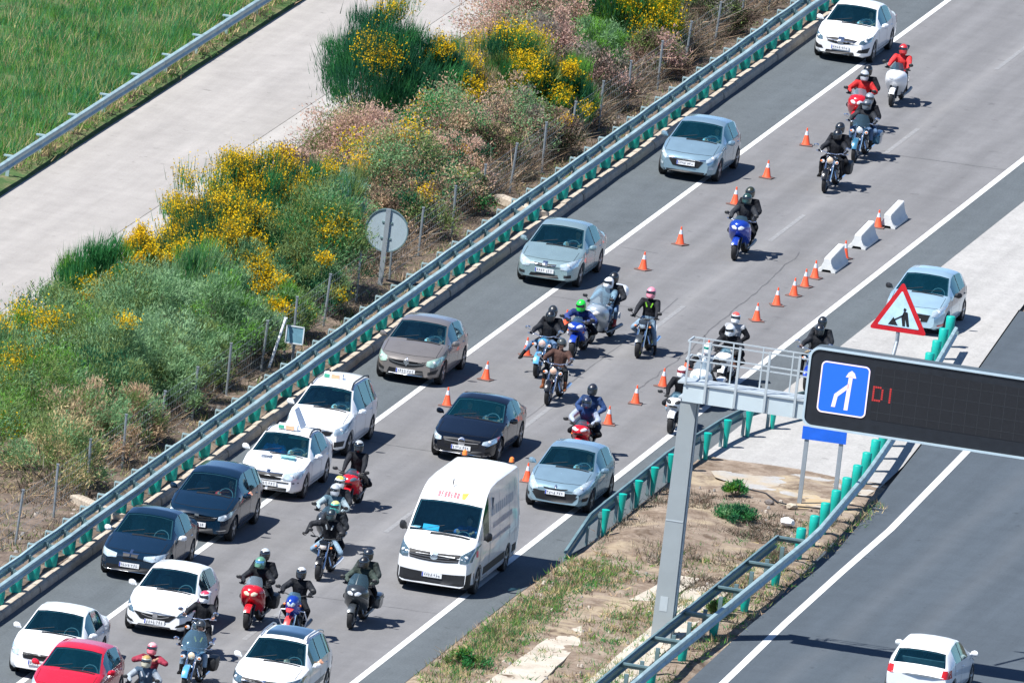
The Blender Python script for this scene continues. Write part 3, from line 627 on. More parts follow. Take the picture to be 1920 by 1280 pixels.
def shrub(label, x, y, rad, h, kind, cols, flower=0.0, fcol=("yellow", "gold"), n=70, per=110, name="shrub", z=.1, stretch=1.3, bare=0.35, cat="shrub"):
    """stems from the root, clumps of leaves through an uneven dome, gaps between them"""
    r = np.random.default_rng(int(abs(x * 131 + y * 17)) + 3)
    if name == "shrub": rad *= 1.03; h *= 1.42; x += .2; n = int(n * 1.1)
    s = thing(name, label, cat, (x, y, z), 0, "shrubs on the verge")
    th = r.uniform(0, 2 * np.pi, n); el = np.arcsin(r.uniform(.02, 1, n)); q = r.uniform(.45, 1.0, n) ** .55 * r.uniform(.82, 1.12, n)
    lob = 1 + .22 * np.sin(th * 3 + r.uniform(0, 6)) + .14 * np.sin(th * 5 + r.uniform(0, 6))
    C = np.stack([np.cos(th) * np.cos(el) * rad * q * lob, np.sin(th) * np.cos(el) * rad * stretch * q * lob, h * (.16 + .84 * np.sin(el) * q) * (1 - .1 * r.uniform(0, 1, n))], 1)
    C[:, 2] = np.maximum(C[:, 2], .12 + bare * h * r.uniform(0, .6, n))
    mb = MB()
    for k in range(0, n, 3):        # stems
        e = C[k]; b = np.array([e[0] * .12, e[1] * .12, 0]); m1 = b * .5 + e * .5 + np.array([0, 0, -.06 * h]) + r.normal(0, .05, 3)
        mb.tube([b, m1, e], [.028, .017, .006], 5)
        m2 = m1 + (e - m1) * .3; e2 = m2 + np.array([r.normal(0, .35), r.normal(0, .35), r.uniform(.1, .45)]); mb.tube([m2, e2], [.011, .004], 4)
    mb.build("stems", BARK, s)
    per = int(per * (2.2 if kind == "leaf" else 2.1 if kind == "needle" else 1.7)); reps = np.repeat(np.arange(n), per); c = C[reps]
    sg = (rad * .17 if kind != 'broom' else rad * .13)
    P = c + r.normal(0, 1, (len(reps), 3)) * np.array([sg, sg * 1.1, sg * .75]) * r.uniform(.7, 1.25, n)[reps][:, None]
    P[:, 2] = np.maximum(P[:, 2], .03)
    out = unit(c * np.array([1, 1, .6])); tone = r.integers(0, len(cols), n)[reps]
    flip = r.uniform(0, 1, len(reps)) < .12; tone = np.where(flip, r.integers(0, len(cols), len(reps)), tone)
    if kind == 'broom':
        D = unit(out * .45 + np.array([0, 0, .9]) + r.normal(0, .24, P.shape)); ln = r.uniform(.2, .55, len(P)); wd = r.uniform(.012, .025, len(P)); dia = False
    elif kind == 'needle':
        D = unit(out * .5 + np.array([0, 0, .45]) + r.normal(0, .5, P.shape)); ln = r.uniform(.07, .19, len(P)); wd = r.uniform(.015, .030, len(P)); dia = True
    else:
        D = unit(out * .35 + np.array([0, 0, .4]) + r.normal(0, .8, P.shape)); ln = r.uniform(.05, .13, len(P)); wd = r.uniform(.018, .042, len(P)); dia = True
    o = bpy.data.objects.new("foliage", leaf_mesh("foliage", P, D, ln, wd, tone, [LV[c_] for c_ in cols], dia)); COL.objects.link(o); o.parent = s
    if flower > 0:
        fl = np.zeros(n); a = C[:, 2] / h + r.normal(0, .25, n); a = a * .6 + .55 * np.sin(th * 2.0 + r.uniform(0, 6)) + .45 * np.sin(th * 3 + C[:, 2] * 3 + r.uniform(0, 6)); fl[np.argsort(-a)[:max(1, int(n * flower))]] = 1
        sel = np.where((fl[reps] > 0) & (r.uniform(0, 1, len(reps)) < .75))[0]
        sel = np.concatenate([sel, sel, sel[::2]])
        T = P[sel] + D[sel] * ln[sel][:, None] * r.uniform(.55, 1.0, len(sel))[:, None] + r.normal(0, .02, (len(sel), 3))
        fo = bpy.data.objects.new("flowers", leaf_mesh("flowers", T, unit(r.normal(0, 1, T.shape) + np.array([0, -.3, .8])), r.uniform(.04, .075, len(T)), r.uniform(.025, .05, len(T)), r.integers(0, 2, len(T)), [LV[fcol[0]], LV[fcol[1]]], True)); COL.objects.link(fo); fo.parent = s; fo["kind"] = "stuff"
    return s
S_ = shrub
YL = ["green", "deep", "olive"]
S_("big broom bush covered in yellow flowers, widest of the yellow patch above the square sign", -8.1, -3.6, 1.5, 1.9, 'broom', YL, .66, n=85, per=120)
S_("tall yellow flowered broom at the back of the yellow patch by the service road", -8.0, .8, 1.45, 2.2, 'broom', YL, .54, n=80, per=120)
S_("yellow broom with blue green tips just uphill of the round sign panel", -6.6, 2.6, 1.1, 2.0, 'broom', ["green", "aqua", "olive"], .22, n=60, per=110)
S_("small upright broom bush solid with yellow flowers beside the pale service road", -9.0, -8.2, .72, 1.5, 'broom', YL, .85, n=34, per=120)
S_("rounded olive green bush with bare crooked trunk next to the round sign", -5.55, -2.2, 1.35, 2.1, 'needle', ["olive", "sage", "olive", "green"], .05, n=75, per=130, z=.35)
S_("low olive bush with a few yellow flowers in front of the big broom", -6.4, -5.6, 1.0, 1.2, 'needle', ["olive", "deep", "sage"], .22, n=48, per=110)
S_("bright green broom bush at the edge of the service road, no flowers", -9.3, -13.3, 1.1, 1.9, 'broom', ["green", "green", "lime"], .03, n=60, per=120)
S_("soft green broom in front of the yellow patch", -7.2, -10.6, 1.25, 1.5, 'broom', ["green", "sage", "lime"], .04, n=64, per=120)
S_("dark green broom with sparse yellow flowers among silvery bushes", -7.9, -15.0, 1.1, 1.6, 'broom', ["deep", "green", "olive"], .12, n=56, per=110)
S_("large silvery sage bush behind the wire fence", -6.9, -18.6, 1.45, 2.1, 'needle', ["sage", "pale", "olive", "sage"], 0, n=80, per=130, z=.2)
S_("silvery sage bush with lime shoots closest to the square sign", -5.6, -14.9, 1.05, 1.9, 'needle', ["sage", "sage", "lime", "pale"], .02, n=62, per=120, z=.2)
S_("sage bush with long bare pale stems low by the fence", -5.7, -21.6, 1.1, 1.9, 'needle', ["sage", "olive", "pale"], 0, n=50, per=110, bare=.9)
S_("yellowish olive bush beside the large sage bush", -7.8, -22.4, 1.3, 1.8, 'needle', ["olive", "lime", "sage"], .03, n=64, per=110)
S_("dull green bush in the lower corner of the scrub", -6.0, -26.5, 1.2, 1.6, 'needle', ["sage", "olive", "deep"], 0, n=56, per=100)
S_("broad grey green bush beyond the lower corner of the scrub", -8.8, -20.2, 1.4, 1.9, 'needle', ["sage", "deep", "olive"], 0, n=64, per=100)
S_("big spiky deep green broom with bare grey lower stems against the service road", -9.5, 24.3, 1.75, 2.6, 'broom', ["deep", "deep", "green"], .10, n=78, per=150, bare=.8)
S_("deep green broom clump tipped with yellow, touching the spiky broom", -8.0, 25.3, .95, 2.1, 'broom', ["deep", "green", "deep"], .25, n=40, per=120, bare=.6)
S_("pinkish dry bush below the spiky broom", -8.4, 16.8, 1.35, 1.5, 'leaf', ["pink", "tan", "rose", "pink", "olive"], 0, n=95, per=120)
S_("small pinkish tan bush leaning over the service road edge", -9.4, 11.6, .75, 1.1, 'leaf', ["tan", "pink", "brown"], .04, n=42, per=100)
S_("tan and green tangled bush in the middle of the scrub", -6.9, 20.4, 1.35, 1.7, 'leaf', ["tan", "sage", "green", "pink", "tan"], .03, n=85, per=120)
S_("dark leafy bush with tan seed heads above the round sign", -6.5, 12.6, 1.55, 1.7, 'leaf', ["deep", "olive", "tan", "sage", "tan"], .03, n=95, per=120)
S_("dry pinkish seed head bush beside the dark leafy bush", -5.5, 16.3, .9, 1.3, 'leaf', ["tan", "pink", "deep", "pink"], .02, n=52, per=110)
S_("pale bluish green tuft above the olive bush", -7.4, 8.6, .75, 1.25, 'needle', ["aqua", "pale", "aqua"], 0, n=34, per=110)
S_("grey green bush between the yellow patch and the dark leafy bush", -6.9, 5.9, .9, 1.3, 'leaf', ["sage", "olive", "tan"], .05, n=46, per=110)
S_("wide green bush sprinkled with yellow flowers, uphill of the tan tangle", -6.9, 29.2, 1.35, 1.9, 'broom', ["green", "olive", "lime", "deep"], .42, n=84, per=110)
S_("olive bush with yellow tips and tan twigs behind the sprinkled green bush", -8.0, 27.4, 1.15, 1.7, 'broom', ["olive", "tan", "green"], .22, n=60, per=110)
S_("bright green broom with a few yellow flowers overhanging the fence", -5.2, 29.6, .8, 1.4, 'broom', ["green", "lime", "deep"], .18, n=40, per=120)
S_("tan twiggy bush with arching dead branches beside the sprinkled green bush", -5.7, 24.2, 1.05, 1.5, 'leaf', ["tan", "pink", "sage", "grey"], 0, n=60, per=80)
S_("dusty pink tamarisk like bush at the top edge of the scrub", -8.7, 40.2, 1.6, 2.1, 'leaf', ["rose", "tan", "pink", "sage"], .02, n=100, per=110)
S_("pale pink plume bush in front of the dusty pink one", -7.2, 36.4, .85, 1.6, 'leaf', ["rose", "pink", "grey"], 0, n=48, per=110)
S_("round broom bush crowded with yellow flowers near the farthest fence posts", -6.2, 43.6, 1.5, 2.0, 'broom', ["deep", "green", "lime"], .6, n=80, per=120)
S_("smooth sage green bush in front of the farthest yellow broom", -6.0, 37.8, .78, 1.5, 'needle', ["sage", "lime", "sage"], 0, n=44, per=120)
S_("olive bush behind the farthest yellow broom", -8.2, 47.5, 1.4, 1.9, 'leaf', ["olive", "rose", "green"], .05, n=80, per=100)
S_("dark green low bush by the fence at the top of the scrub", -6.2, 52.4, 1.0, 1.2, 'needle', ["deep", "green", "lime"], .05, n=50, per=100)
S_("grey brown thicket at the top of the scrub", -7.3, 57.0, 1.6, 1.6, 'leaf', ["brown", "tan", "olive", "grey"], .02, n=80, per=90)
S_("green and brown bush past the top thicket", -7.0, 63.5, 1.7, 1.9, 'leaf', ["olive", "brown", "green"], .03, n=80, per=90)
S_("tall sage green bush with grey stems at the lower end of the wire fence", -6.3, -24.2, 1.2, 1.9, 'needle', ["sage", "olive", "pale", "sage"], .02, n=66, per=115, z=.2)
S_("broad lime and sage bush beyond the lower end of the fence", -7.4, -28.5, 1.5, 1.9, 'needle', ["sage", "lime", "olive"], .03, n=76, per=110)
S_("grey green bush with dry twigs near the kerb at the lower end of the scrub", -5.6, -30.6, 1.05, 1.4, 'needle', ["sage", "olive", "tan"], 0, n=52, per=100, bare=.8)
S_("green broom with yellow tips beside the service road at the lower end", -9.2, -26.5, 1.3, 1.9, 'broom', ["green", "sage", "lime"], .2, n=60, per=110)
S_("low sage bush crowding the fence below the square sign", -5.2, -18.2, .8, 1.2, 'needle', ["sage", "pale", "olive"], 0, n=40, per=110)
S_("tan twiggy bush crowding the fence above the round sign", -5.3, 8.8, .9, 1.2, 'leaf', ["tan", "brown", "olive", "deep"], .02, n=50, per=100)
S_("brown and olive bush against the fence below the overhanging broom", -5.3, 20.5, .9, 1.1, 'leaf', ["brown", "tan", "dark", "olive"], 0, n=50, per=90)
S_("brownish bush against the fence beside the sage green bush", -5.3, 34.2, .95, 1.2, 'leaf', ["brown", "rose", "dark", "grey"], 0, n=50, per=90)
S_('olive bush pressed to the fence just downhill of the round sign', -4.95, -4.6, 0.75, 1.1, 'needle', ["olive","sage","deep"], 0.05, n=46, per=100)
S_('green yellow bush pressed to the fence uphill of the small square sign', -4.9, -9.0, 0.7, 1.0, 'needle', ["lime","olive","sage"], 0.08, n=46, per=100)
S_('sage bush at the fence behind the small square sign', -4.95, -12.6, 0.7, 1.15, 'needle', ["sage","pale","olive"], 0, n=46, per=100)
S_('pale sage bush at the fence abreast of the white people carrier', -4.95, -22.4, 0.75, 1.2, 'needle', ["pale","sage","olive"], 0, n=46, per=100)
S_('dull olive bush at the fence abreast of the taxi with the pyramid advert', -4.9, -27.6, 0.75, 1.1, 'needle', ["olive","sage","tan"], 0, n=46, per=100)
S_('tan and green bush at the fence under the dark leafy bush', -4.9, 13.6, 0.75, 1.0, 'leaf', ["tan","olive","dark","green"], 0.02, n=46, per=100)
S_('brown leafy bush at the fence between the boulder and the plume bush', -4.9, 25.4, 0.8, 1.0, 'leaf', ["brown","tan","olive","dark"], 0.02, n=46, per=100)
S_('dry rose brown bush at the fence below the farthest yellow broom', -4.95, 40.6, 0.85, 1.05, 'leaf', ["brown","rose","olive","dark"], 0, n=46, per=100)
S_('grey brown bush at the fence past the farthest yellow broom', -5.0, 49.5, 0.9, 1.1, 'leaf', ["brown","grey","olive","dark"], 0, n=46, per=100)
S_('sage and straw bush by the kerb downhill of the whole fence view', -5.2, -35.0, 1.1, 1.3, 'needle', ["sage","olive","straw"], 0, n=46, per=100)
S_('wide olive bush on the bare ground below the lime and sage bush', -7.6, -33.6, 1.4, 1.5, 'needle', ["olive","sage","lime"], 0.02, n=46, per=100)
# dry brush along the fence: long bare twigs and dead stalks
def brush(label, x, y, lx, ly, n, h, cols=("brown", "grey", "brown", "dark", "tan")):
    r = np.random.default_rng(int(abs(x * 77 + y * 13)))
    s = thing("dry_brush", label, "dry brush", (x, y, .06), 0, "dead brush along the fence")
    P = np.stack([r.uniform(-lx, lx, n), r.uniform(-ly, ly, n), np.abs(r.normal(0, h * .3, n))], 1)
    D = unit(np.stack([r.normal(.2, .7, n), r.normal(0, .9, n), r.uniform(.1, .9, n)], 1)); ln = r.uniform(.25, 1.0, n) * h; wd = r.uniform(.012, .03, n)
    o = bpy.data.objects.new("twigs", leaf_mesh("twigs", P, D, ln, wd, r.integers(0, len(cols), n), [LV[c] for c in cols])); COL.objects.link(o); o.parent = s
    mb = MB()
    for k in range(int(n / 55)):
        a = np.array([r.uniform(-lx, lx), r.uniform(-ly, ly), 0]); b = a + np.array([r.normal(.1, .35), r.normal(0, .5), r.uniform(.4, 1.1) * h]); mb.tube([a, (a + b) / 2 + r.normal(0, .07, 3), b], [.018, .012, .005], 4)
    mb.build("dead_stalks", BARK, s)["kind"] = "stuff"
for k, (x, y, lx, ly, n, h) in enumerate([(-4.75, 4.5, .55, 3.6, 1500, .7), (-4.9, 12.2, .6, 3.2, 1800, .9), (-4.85, 20.0, .7, 3.6, 2300, 1.0), (-4.7, 28.5, .6, 4.0, 1800, .8), (-4.9, 36.6, .75, 4.0, 2400, 1.0), (-4.8, 45.2, .8, 4.2, 2600, 1.05), (-5.0, 54.5, 1.0, 5, 3000, 1.1), (-5.0, 65, 1.0, 5, 2600, 1.0), (-4.9, -9.5, .55, 3.4, 1500, .55), (-4.8, -18, .5, 3.6, 1400, .5), (-4.7, -25.5, .5, 3.6, 1400, .6), (-4.8, -34, .6, 4, 1600, .6)]):
    brush(["brown dead brush under the fence just uphill of the round sign", "tangle of brown twigs by the fence below the dark leafy bush", "dense brown brush by the fence beside the tan tangle", "thin dead brush under the overhanging green broom",
           "grey brown brush at the fence in front of the plume bush", "high brown brush between the farthest yellow broom and the barrier", "thick dead brush by the fence at the top of the scrub", "dead brush past the last bush at the top of the scrub",
           "low dead brush by the fence near the square sign", "low brown twigs at the fence below the silvery bushes", "low dead brush at the fence in the lower corner", "dead brush at the fence beyond the lower corner of the scrub"][k], x, y, lx, ly, n, h)
# scrub litter and dry grass on the verge, nobody could count it
def tufts(name, X, Y, Z, cols, per, hmin, hmax, w, spread, lean=.45):
    n = len(X); reps = np.repeat(np.arange(n), per); P = np.stack([X, Y, Z], 1)[reps] + np.concatenate([RNG.normal(0, spread, (n * per, 2)), np.zeros((n * per, 1))], 1)
    D = unit(np.array([0, 0, 1.0]) + RNG.normal(0, lean, P.shape)); D[:, 2] = np.abs(D[:, 2]); ln = RNG.uniform(hmin, hmax, len(P)); wd = RNG.uniform(w * .6, w * 1.4, len(P))
    t = RNG.integers(0, len(cols), n)[reps]; t = np.where(RNG.uniform(0, 1, len(reps)) < .3, RNG.integers(0, len(cols), len(reps)), t)
    o = bpy.data.objects.new(name, leaf_mesh(name, P, D, ln, wd, t, [LV[c] for c in cols])); COL.objects.link(o); o["kind"] = "stuff"; return o
n = 5200; X = RNG.uniform(-10.4, -3.2, n); Y = RNG.uniform(-45, 70, n)
tufts("dry_grass", X, Y, np.full(n, .05), ["brown", "grey", "tan", "olive", "straw", "dark"], 9, .06, .34, .025, .13, .9)
n = 900; X = RNG.uniform(-4.0, -2.75, n); Y = RNG.uniform(-45, 70, n)
tufts("verge_weeds", X, Y, np.full(n, .04), ["straw", "brown", "olive", "green"], 6, .04, .2, .018, .09, .8)
n = 7500; X = -16.3 - np.abs(RNG.normal(0, 4.2, n)); Y = RNG.uniform(10, 66, n); k = (X < -16.15)
g = vnoise(X * .35, Y * .25, 4); X, Y, g = X[k], Y[k], g[k]
a_ = (g > -.15) & (X < -17.0)
tufts("green_grass", X[a_], Y[a_], np.full(a_.sum(), .15), ["green", "leaf", "lime", "mint", "lime", "straw", "deep"], 30, .15, .65, .022, .2, .5)
tufts("dry_grass", X[~a_], Y[~a_], np.full((~a_).sum(), .1), ["straw", "tan", "olive", "brown", "lime"], 10, .1, .4, .028, .16, .6)
# thin weeds on the median: dense strip along the road edge, loose patches elsewhere
def patch_pts(cx, cy, sx, sy, n): return np.stack([RNG.normal(cx, sx, n), RNG.normal(cy, sy, n)], 1)
pts = np.concatenate([np.stack([RNG.normal(9.0, .38, 900), RNG.uniform(-62, -34, 900)], 1), patch_pts(9.1, -46, .45, 3.5, 420), patch_pts(11.6, -42, .45, 1.8, 160), patch_pts(12.5, -49, .4, 1.6, 130), patch_pts(11.0, -31.5, .9, 1.3, 90), patch_pts(12.9, -33, .3, 4, 160), patch_pts(9.7, -36, .5, 1.5, 130), patch_pts(11.9, -38.2, .3, .8, 80), np.stack([RNG.uniform(8.5, 13.6, 260), RNG.uniform(-62, -24, 260)], 1), np.stack([RNG.normal(13.9, .15, 220), RNG.uniform(-60, -20, 220)], 1)])
pts = pts[(pts[:, 0] > 8.35) & (pts[:, 0] < 14.1)]
tufts("median_weeds", pts[:, 0], pts[:, 1], np.full(len(pts), .06), ["olive", "lime", "green", "tan", "brown", "green", "straw"], 11, .05, .26, .022, .09, .7)
n = 2600; X = RNG.uniform(8.6, 13.4, n); Y = RNG.uniform(-36, -22.6, n); k = vnoise(X, Y, 8) > -.05
tufts("dead_weed_mat", X[k], Y[k], np.full(k.sum(), .08), ["brown", "grey", "brown", "dark"], 7, .05, .3, .02, .1, 1.4)
S_("low green weed plant with spiny leaves in the middle of the median", 11.15, -25.7, .5, .42, 'leaf', ["deep", "green", "sage"], 0, n=26, per=70, name="weed_plant", z=.12, stretch=1.2, cat="plant")
S_("small green weed near the pale apron", 10.35, -21.9, .3, .3, 'leaf', ["lime", "green"], 0, n=14, per=60, name="weed_plant", z=.08, stretch=1.2, cat="plant")
S_("yellow green weed growing between the two rails of the ladder like barrier", 13.3, -38.6, .35, .4, 'leaf', ["lime", "olive", "green"], 0, n=18, per=60, name="weed_plant", z=.06, stretch=1.2, cat="plant")
S_("bright green weed clump with pale flowers at the road edge", 9.05, -50.4, .42, .4, 'leaf', ["green", "lime", "olive"], .12, fcol=("straw", "straw"), n=22, per=60, name="weed_plant", z=.06, stretch=1.3, cat="plant")
# broken stones and rubble on the median and the verge
def rubble(name, X, Y, z, rmin, rmax, mats):
    mb = MB(); r = random.Random(8)
    for x, y in zip(X, Y):
        a = r.uniform(rmin, rmax) * r.uniform(.5, 1); k = r.randrange(len(mats)); n = 6; q = r.uniform(0, 6)
        lo = [(x + a * r.uniform(.8, 1.2) * math.cos(q + i), y + a * r.uniform(.8, 1.2) * math.sin(q + i), z - .03) for i in np.linspace(0, 2 * math.pi, n, endpoint=False)]
        up = [(x + (p[0] - x) * .6, y + (p[1] - y) * .6, z + a * r.uniform(.5, .9)) for p in lo]; mb.rings([lo, up], k)
    o = mb.build(name, mats, None, False); o["kind"] = "stuff"; return o
_st = [plain("rubble_pale", (.42, .37, .31), .9, 0, .2, 5), plain("rubble_grey", (.26, .245, .23), .9, 0, .2, 5), plain("rubble_brown", (.17, .125, .10), .9, 0, .2, 5)]
n = 900; X = RNG.uniform(8.5, 13.6, n); Y = RNG.uniform(-60, -21.5, n); k = vnoise(X, Y, 12) > -.02
rubble("rubble", X[k], Y[k], .07, .018, .075, _st)
n = 700; rubble("rubble", RNG.uniform(-4.6, -2.75, n), RNG.uniform(-45, 66, n), .08, .02, .085, _st)
# litter and stones
STONE = ground_mat("limestone", [(.3, (.33, .28, .21)), (.7, (.52, .46, .37))], 3, .4, 12)
def stone(x, y, r, z=0, label=None, m=STONE, name="stone", cat="stone", group="loose stones"):
    bm = bmesh.new(); bmesh.ops.create_icosphere(bm, subdivisions=2, radius=r); rr = random.Random(int(x * 99 + y * 7))
    for v in bm.verts: v.co = Vector((v.co.x * 1.2, v.co.y * 1.1, v.co.z * .7)) * rr.uniform(.82, 1.14)
    me = bpy.data.meshes.new(name); bm.to_mesh(me); bm.free(); me.materials.append(m); o = bpy.data.objects.new(name, me); COL.objects.link(o); o.location = (x, y, z)
    return tag(o, label, cat, group)
stone(-4.5, 20.6, .42, .2, "big yellowish boulder behind the fence beside the brown brush", ground_mat("ochre_stone", [(.3, (.40, .29, .15)), (.7, (.55, .43, .26))], 3, .4, 12))
stone(-3.4, 12.6, .26, .1, "pale flat rock under the barrier by the gutter spur")
stone(12.42, -25.3, .17, .22, "white round plastic bag lying on the soil near the end of the ladder barrier", plain("white_plastic", (.8, .8, .8), .5), "plastic_bag", "bag", None)
stone(12.0, -22.5, .13, .12, "grey lump of rubble at the foot of the blue sign", None or STONE)
stone(11.35, -22.3, .11, .1, "dark stone on the apron edge", plain("dark_stone", (.16, .14, .13), .9))
stone(10.8, -24.2, .08, .17, "small reddish scrap on the brown weed mound", plain("red_scrap", (.5, .1, .08), .7), "scrap", "litter", None)
mb = MB(); mb.tube([(10.4, -20.7, .07), (11.0, -21.0, .07), (11.5, -22.0, .08), (12.0, -22.3, .09), (12.6, -22.0, .08), (13.2, -22.0, .08)], .022, 6)
tag(mb.build("cable", BLACKP), "black cable lying along the ragged edge of the apron to the blue sign", "cable")

# ------------------------------------------------------------------ cars
def smooth_prof(pts, L_, sig):
    g = np.arange(-.3, L_ + .3, .01); xs, zs = zip(*pts); v = np.interp(g, xs, zs)
    k = np.exp(-.5 * (np.arange(-20, 21) * .01 / sig) ** 2); k /= k.sum(); v = np.convolve(np.pad(v, 20, mode='edge'), k, 'valid')
    return lambda y: np.interp(y, g, v)
PROF = dict(
    hatch=dict(L=4.05, W=.875, H=1.46, fo=.82, wb=2.55, r=.31, top=[(0, .60), (.05, .68), (.18, .755), (.95, .965), (1.15, 1.0), (1.95, 1.40), (2.35, 1.46), (3.1, 1.42), (3.62, 1.30), (3.93, .98), (4.05, .72)],
               belt=[(0, .58), (.2, .70), (1.1, .93), (3.4, 1.02), (4.05, .9)], ws=(1.17, 1.93), side=[(1.62, 2.42), (2.50, 3.25)], rear=(3.60, 3.92)),
    saloon=dict(L=4.65, W=.88, H=1.46, fo=.93, wb=2.70, r=.315, top=[(0, .58), (.05, .67), (.2, .74), (1.1, .93), (1.3, .97), (2.1, 1.39), (2.5, 1.46), (3.1, 1.43), (3.45, 1.33), (4.0, 1.06), (4.5, 1.03), (4.65, .80)],
                belt=[(0, .56), (.2, .69), (1.2, .91), (3.6, .99), (4.65, .9)], ws=(1.32, 2.08), side=[(1.75, 2.52), (2.60, 3.40)], rear=(3.42, 3.98)),
    coupe=dict(L=4.7, W=.905, H=1.40, fo=.86, wb=2.84, r=.335, top=[(0, .56), (.05, .65), (.2, .72), (1.25, .93), (1.45, .96), (2.3, 1.34), (2.7, 1.40), (3.2, 1.36), (3.6, 1.25), (4.2, 1.01), (4.55, .97), (4.7, .75)],
               belt=[(0, .54), (.2, .67), (1.3, .90), (3.6, .98), (4.7, .9)], ws=(1.47, 2.28), side=[(1.9, 2.85), (2.9, 3.45)], rear=(3.50, 4.18)),
    suv=dict(L=4.5, W=.92, H=1.67, fo=.90, wb=2.68, r=.345, top=[(0, .76), (.05, .86), (.2, .95), (1.0, 1.09), (1.2, 1.12), (1.95, 1.58), (2.35, 1.66), (3.5, 1.63), (3.95, 1.52), (4.35, 1.12), (4.5, .8)],
             belt=[(0, .74), (.2, .88), (1.1, 1.04), (3.6, 1.13), (4.5, 1.0)], ws=(1.22, 1.92), side=[(1.66, 2.50), (2.58, 3.35), (3.43, 3.85)], rear=(3.98, 4.33)),
    mpv=dict(L=4.48, W=.88, H=1.66, fo=.80, wb=2.80, r=.32, top=[(0, .70), (.05, .80), (.2, .88), (.85, 1.06), (1.05, 1.10), (1.85, 1.55), (2.25, 1.65), (3.5, 1.63), (4.1, 1.55), (4.38, 1.1), (4.48, .8)],
             belt=[(0, .68), (.2, .80), (1.0, 1.0), (3.6, 1.06), (4.48, 1.0)], ws=(1.07, 1.82), side=[(1.58, 2.42), (2.50, 3.3), (3.38, 4.0)], rear=(4.12, 4.36)),
    van=dict(L=6.0, W=1.02, H=2.60, fo=1.0, wb=3.64, r=.35, top=[(0, .98), (.05, 1.08), (.2, 1.18), (.62, 1.34), (.80, 1.42), (1.62, 2.18), (1.95, 2.42), (2.35, 2.55), (3.2, 2.60), (5.75, 2.58), (5.95, 2.5), (6.0, 2.3)],
             belt=[(0, .95), (.2, 1.10), (.75, 1.30), (1.2, 1.34), (6, 1.34)], ws=(.83, 1.57), side=[(1.35, 2.05)], rear=None))
def arc(p, q, bow=0.0, n=5):
    return [(p[0] + (q[0] - p[0]) * t, p[1] + (q[1] - p[1]) * t + bow * (1 - (2 * t - 1) ** 2)) for t in np.linspace(0, 1, n)]
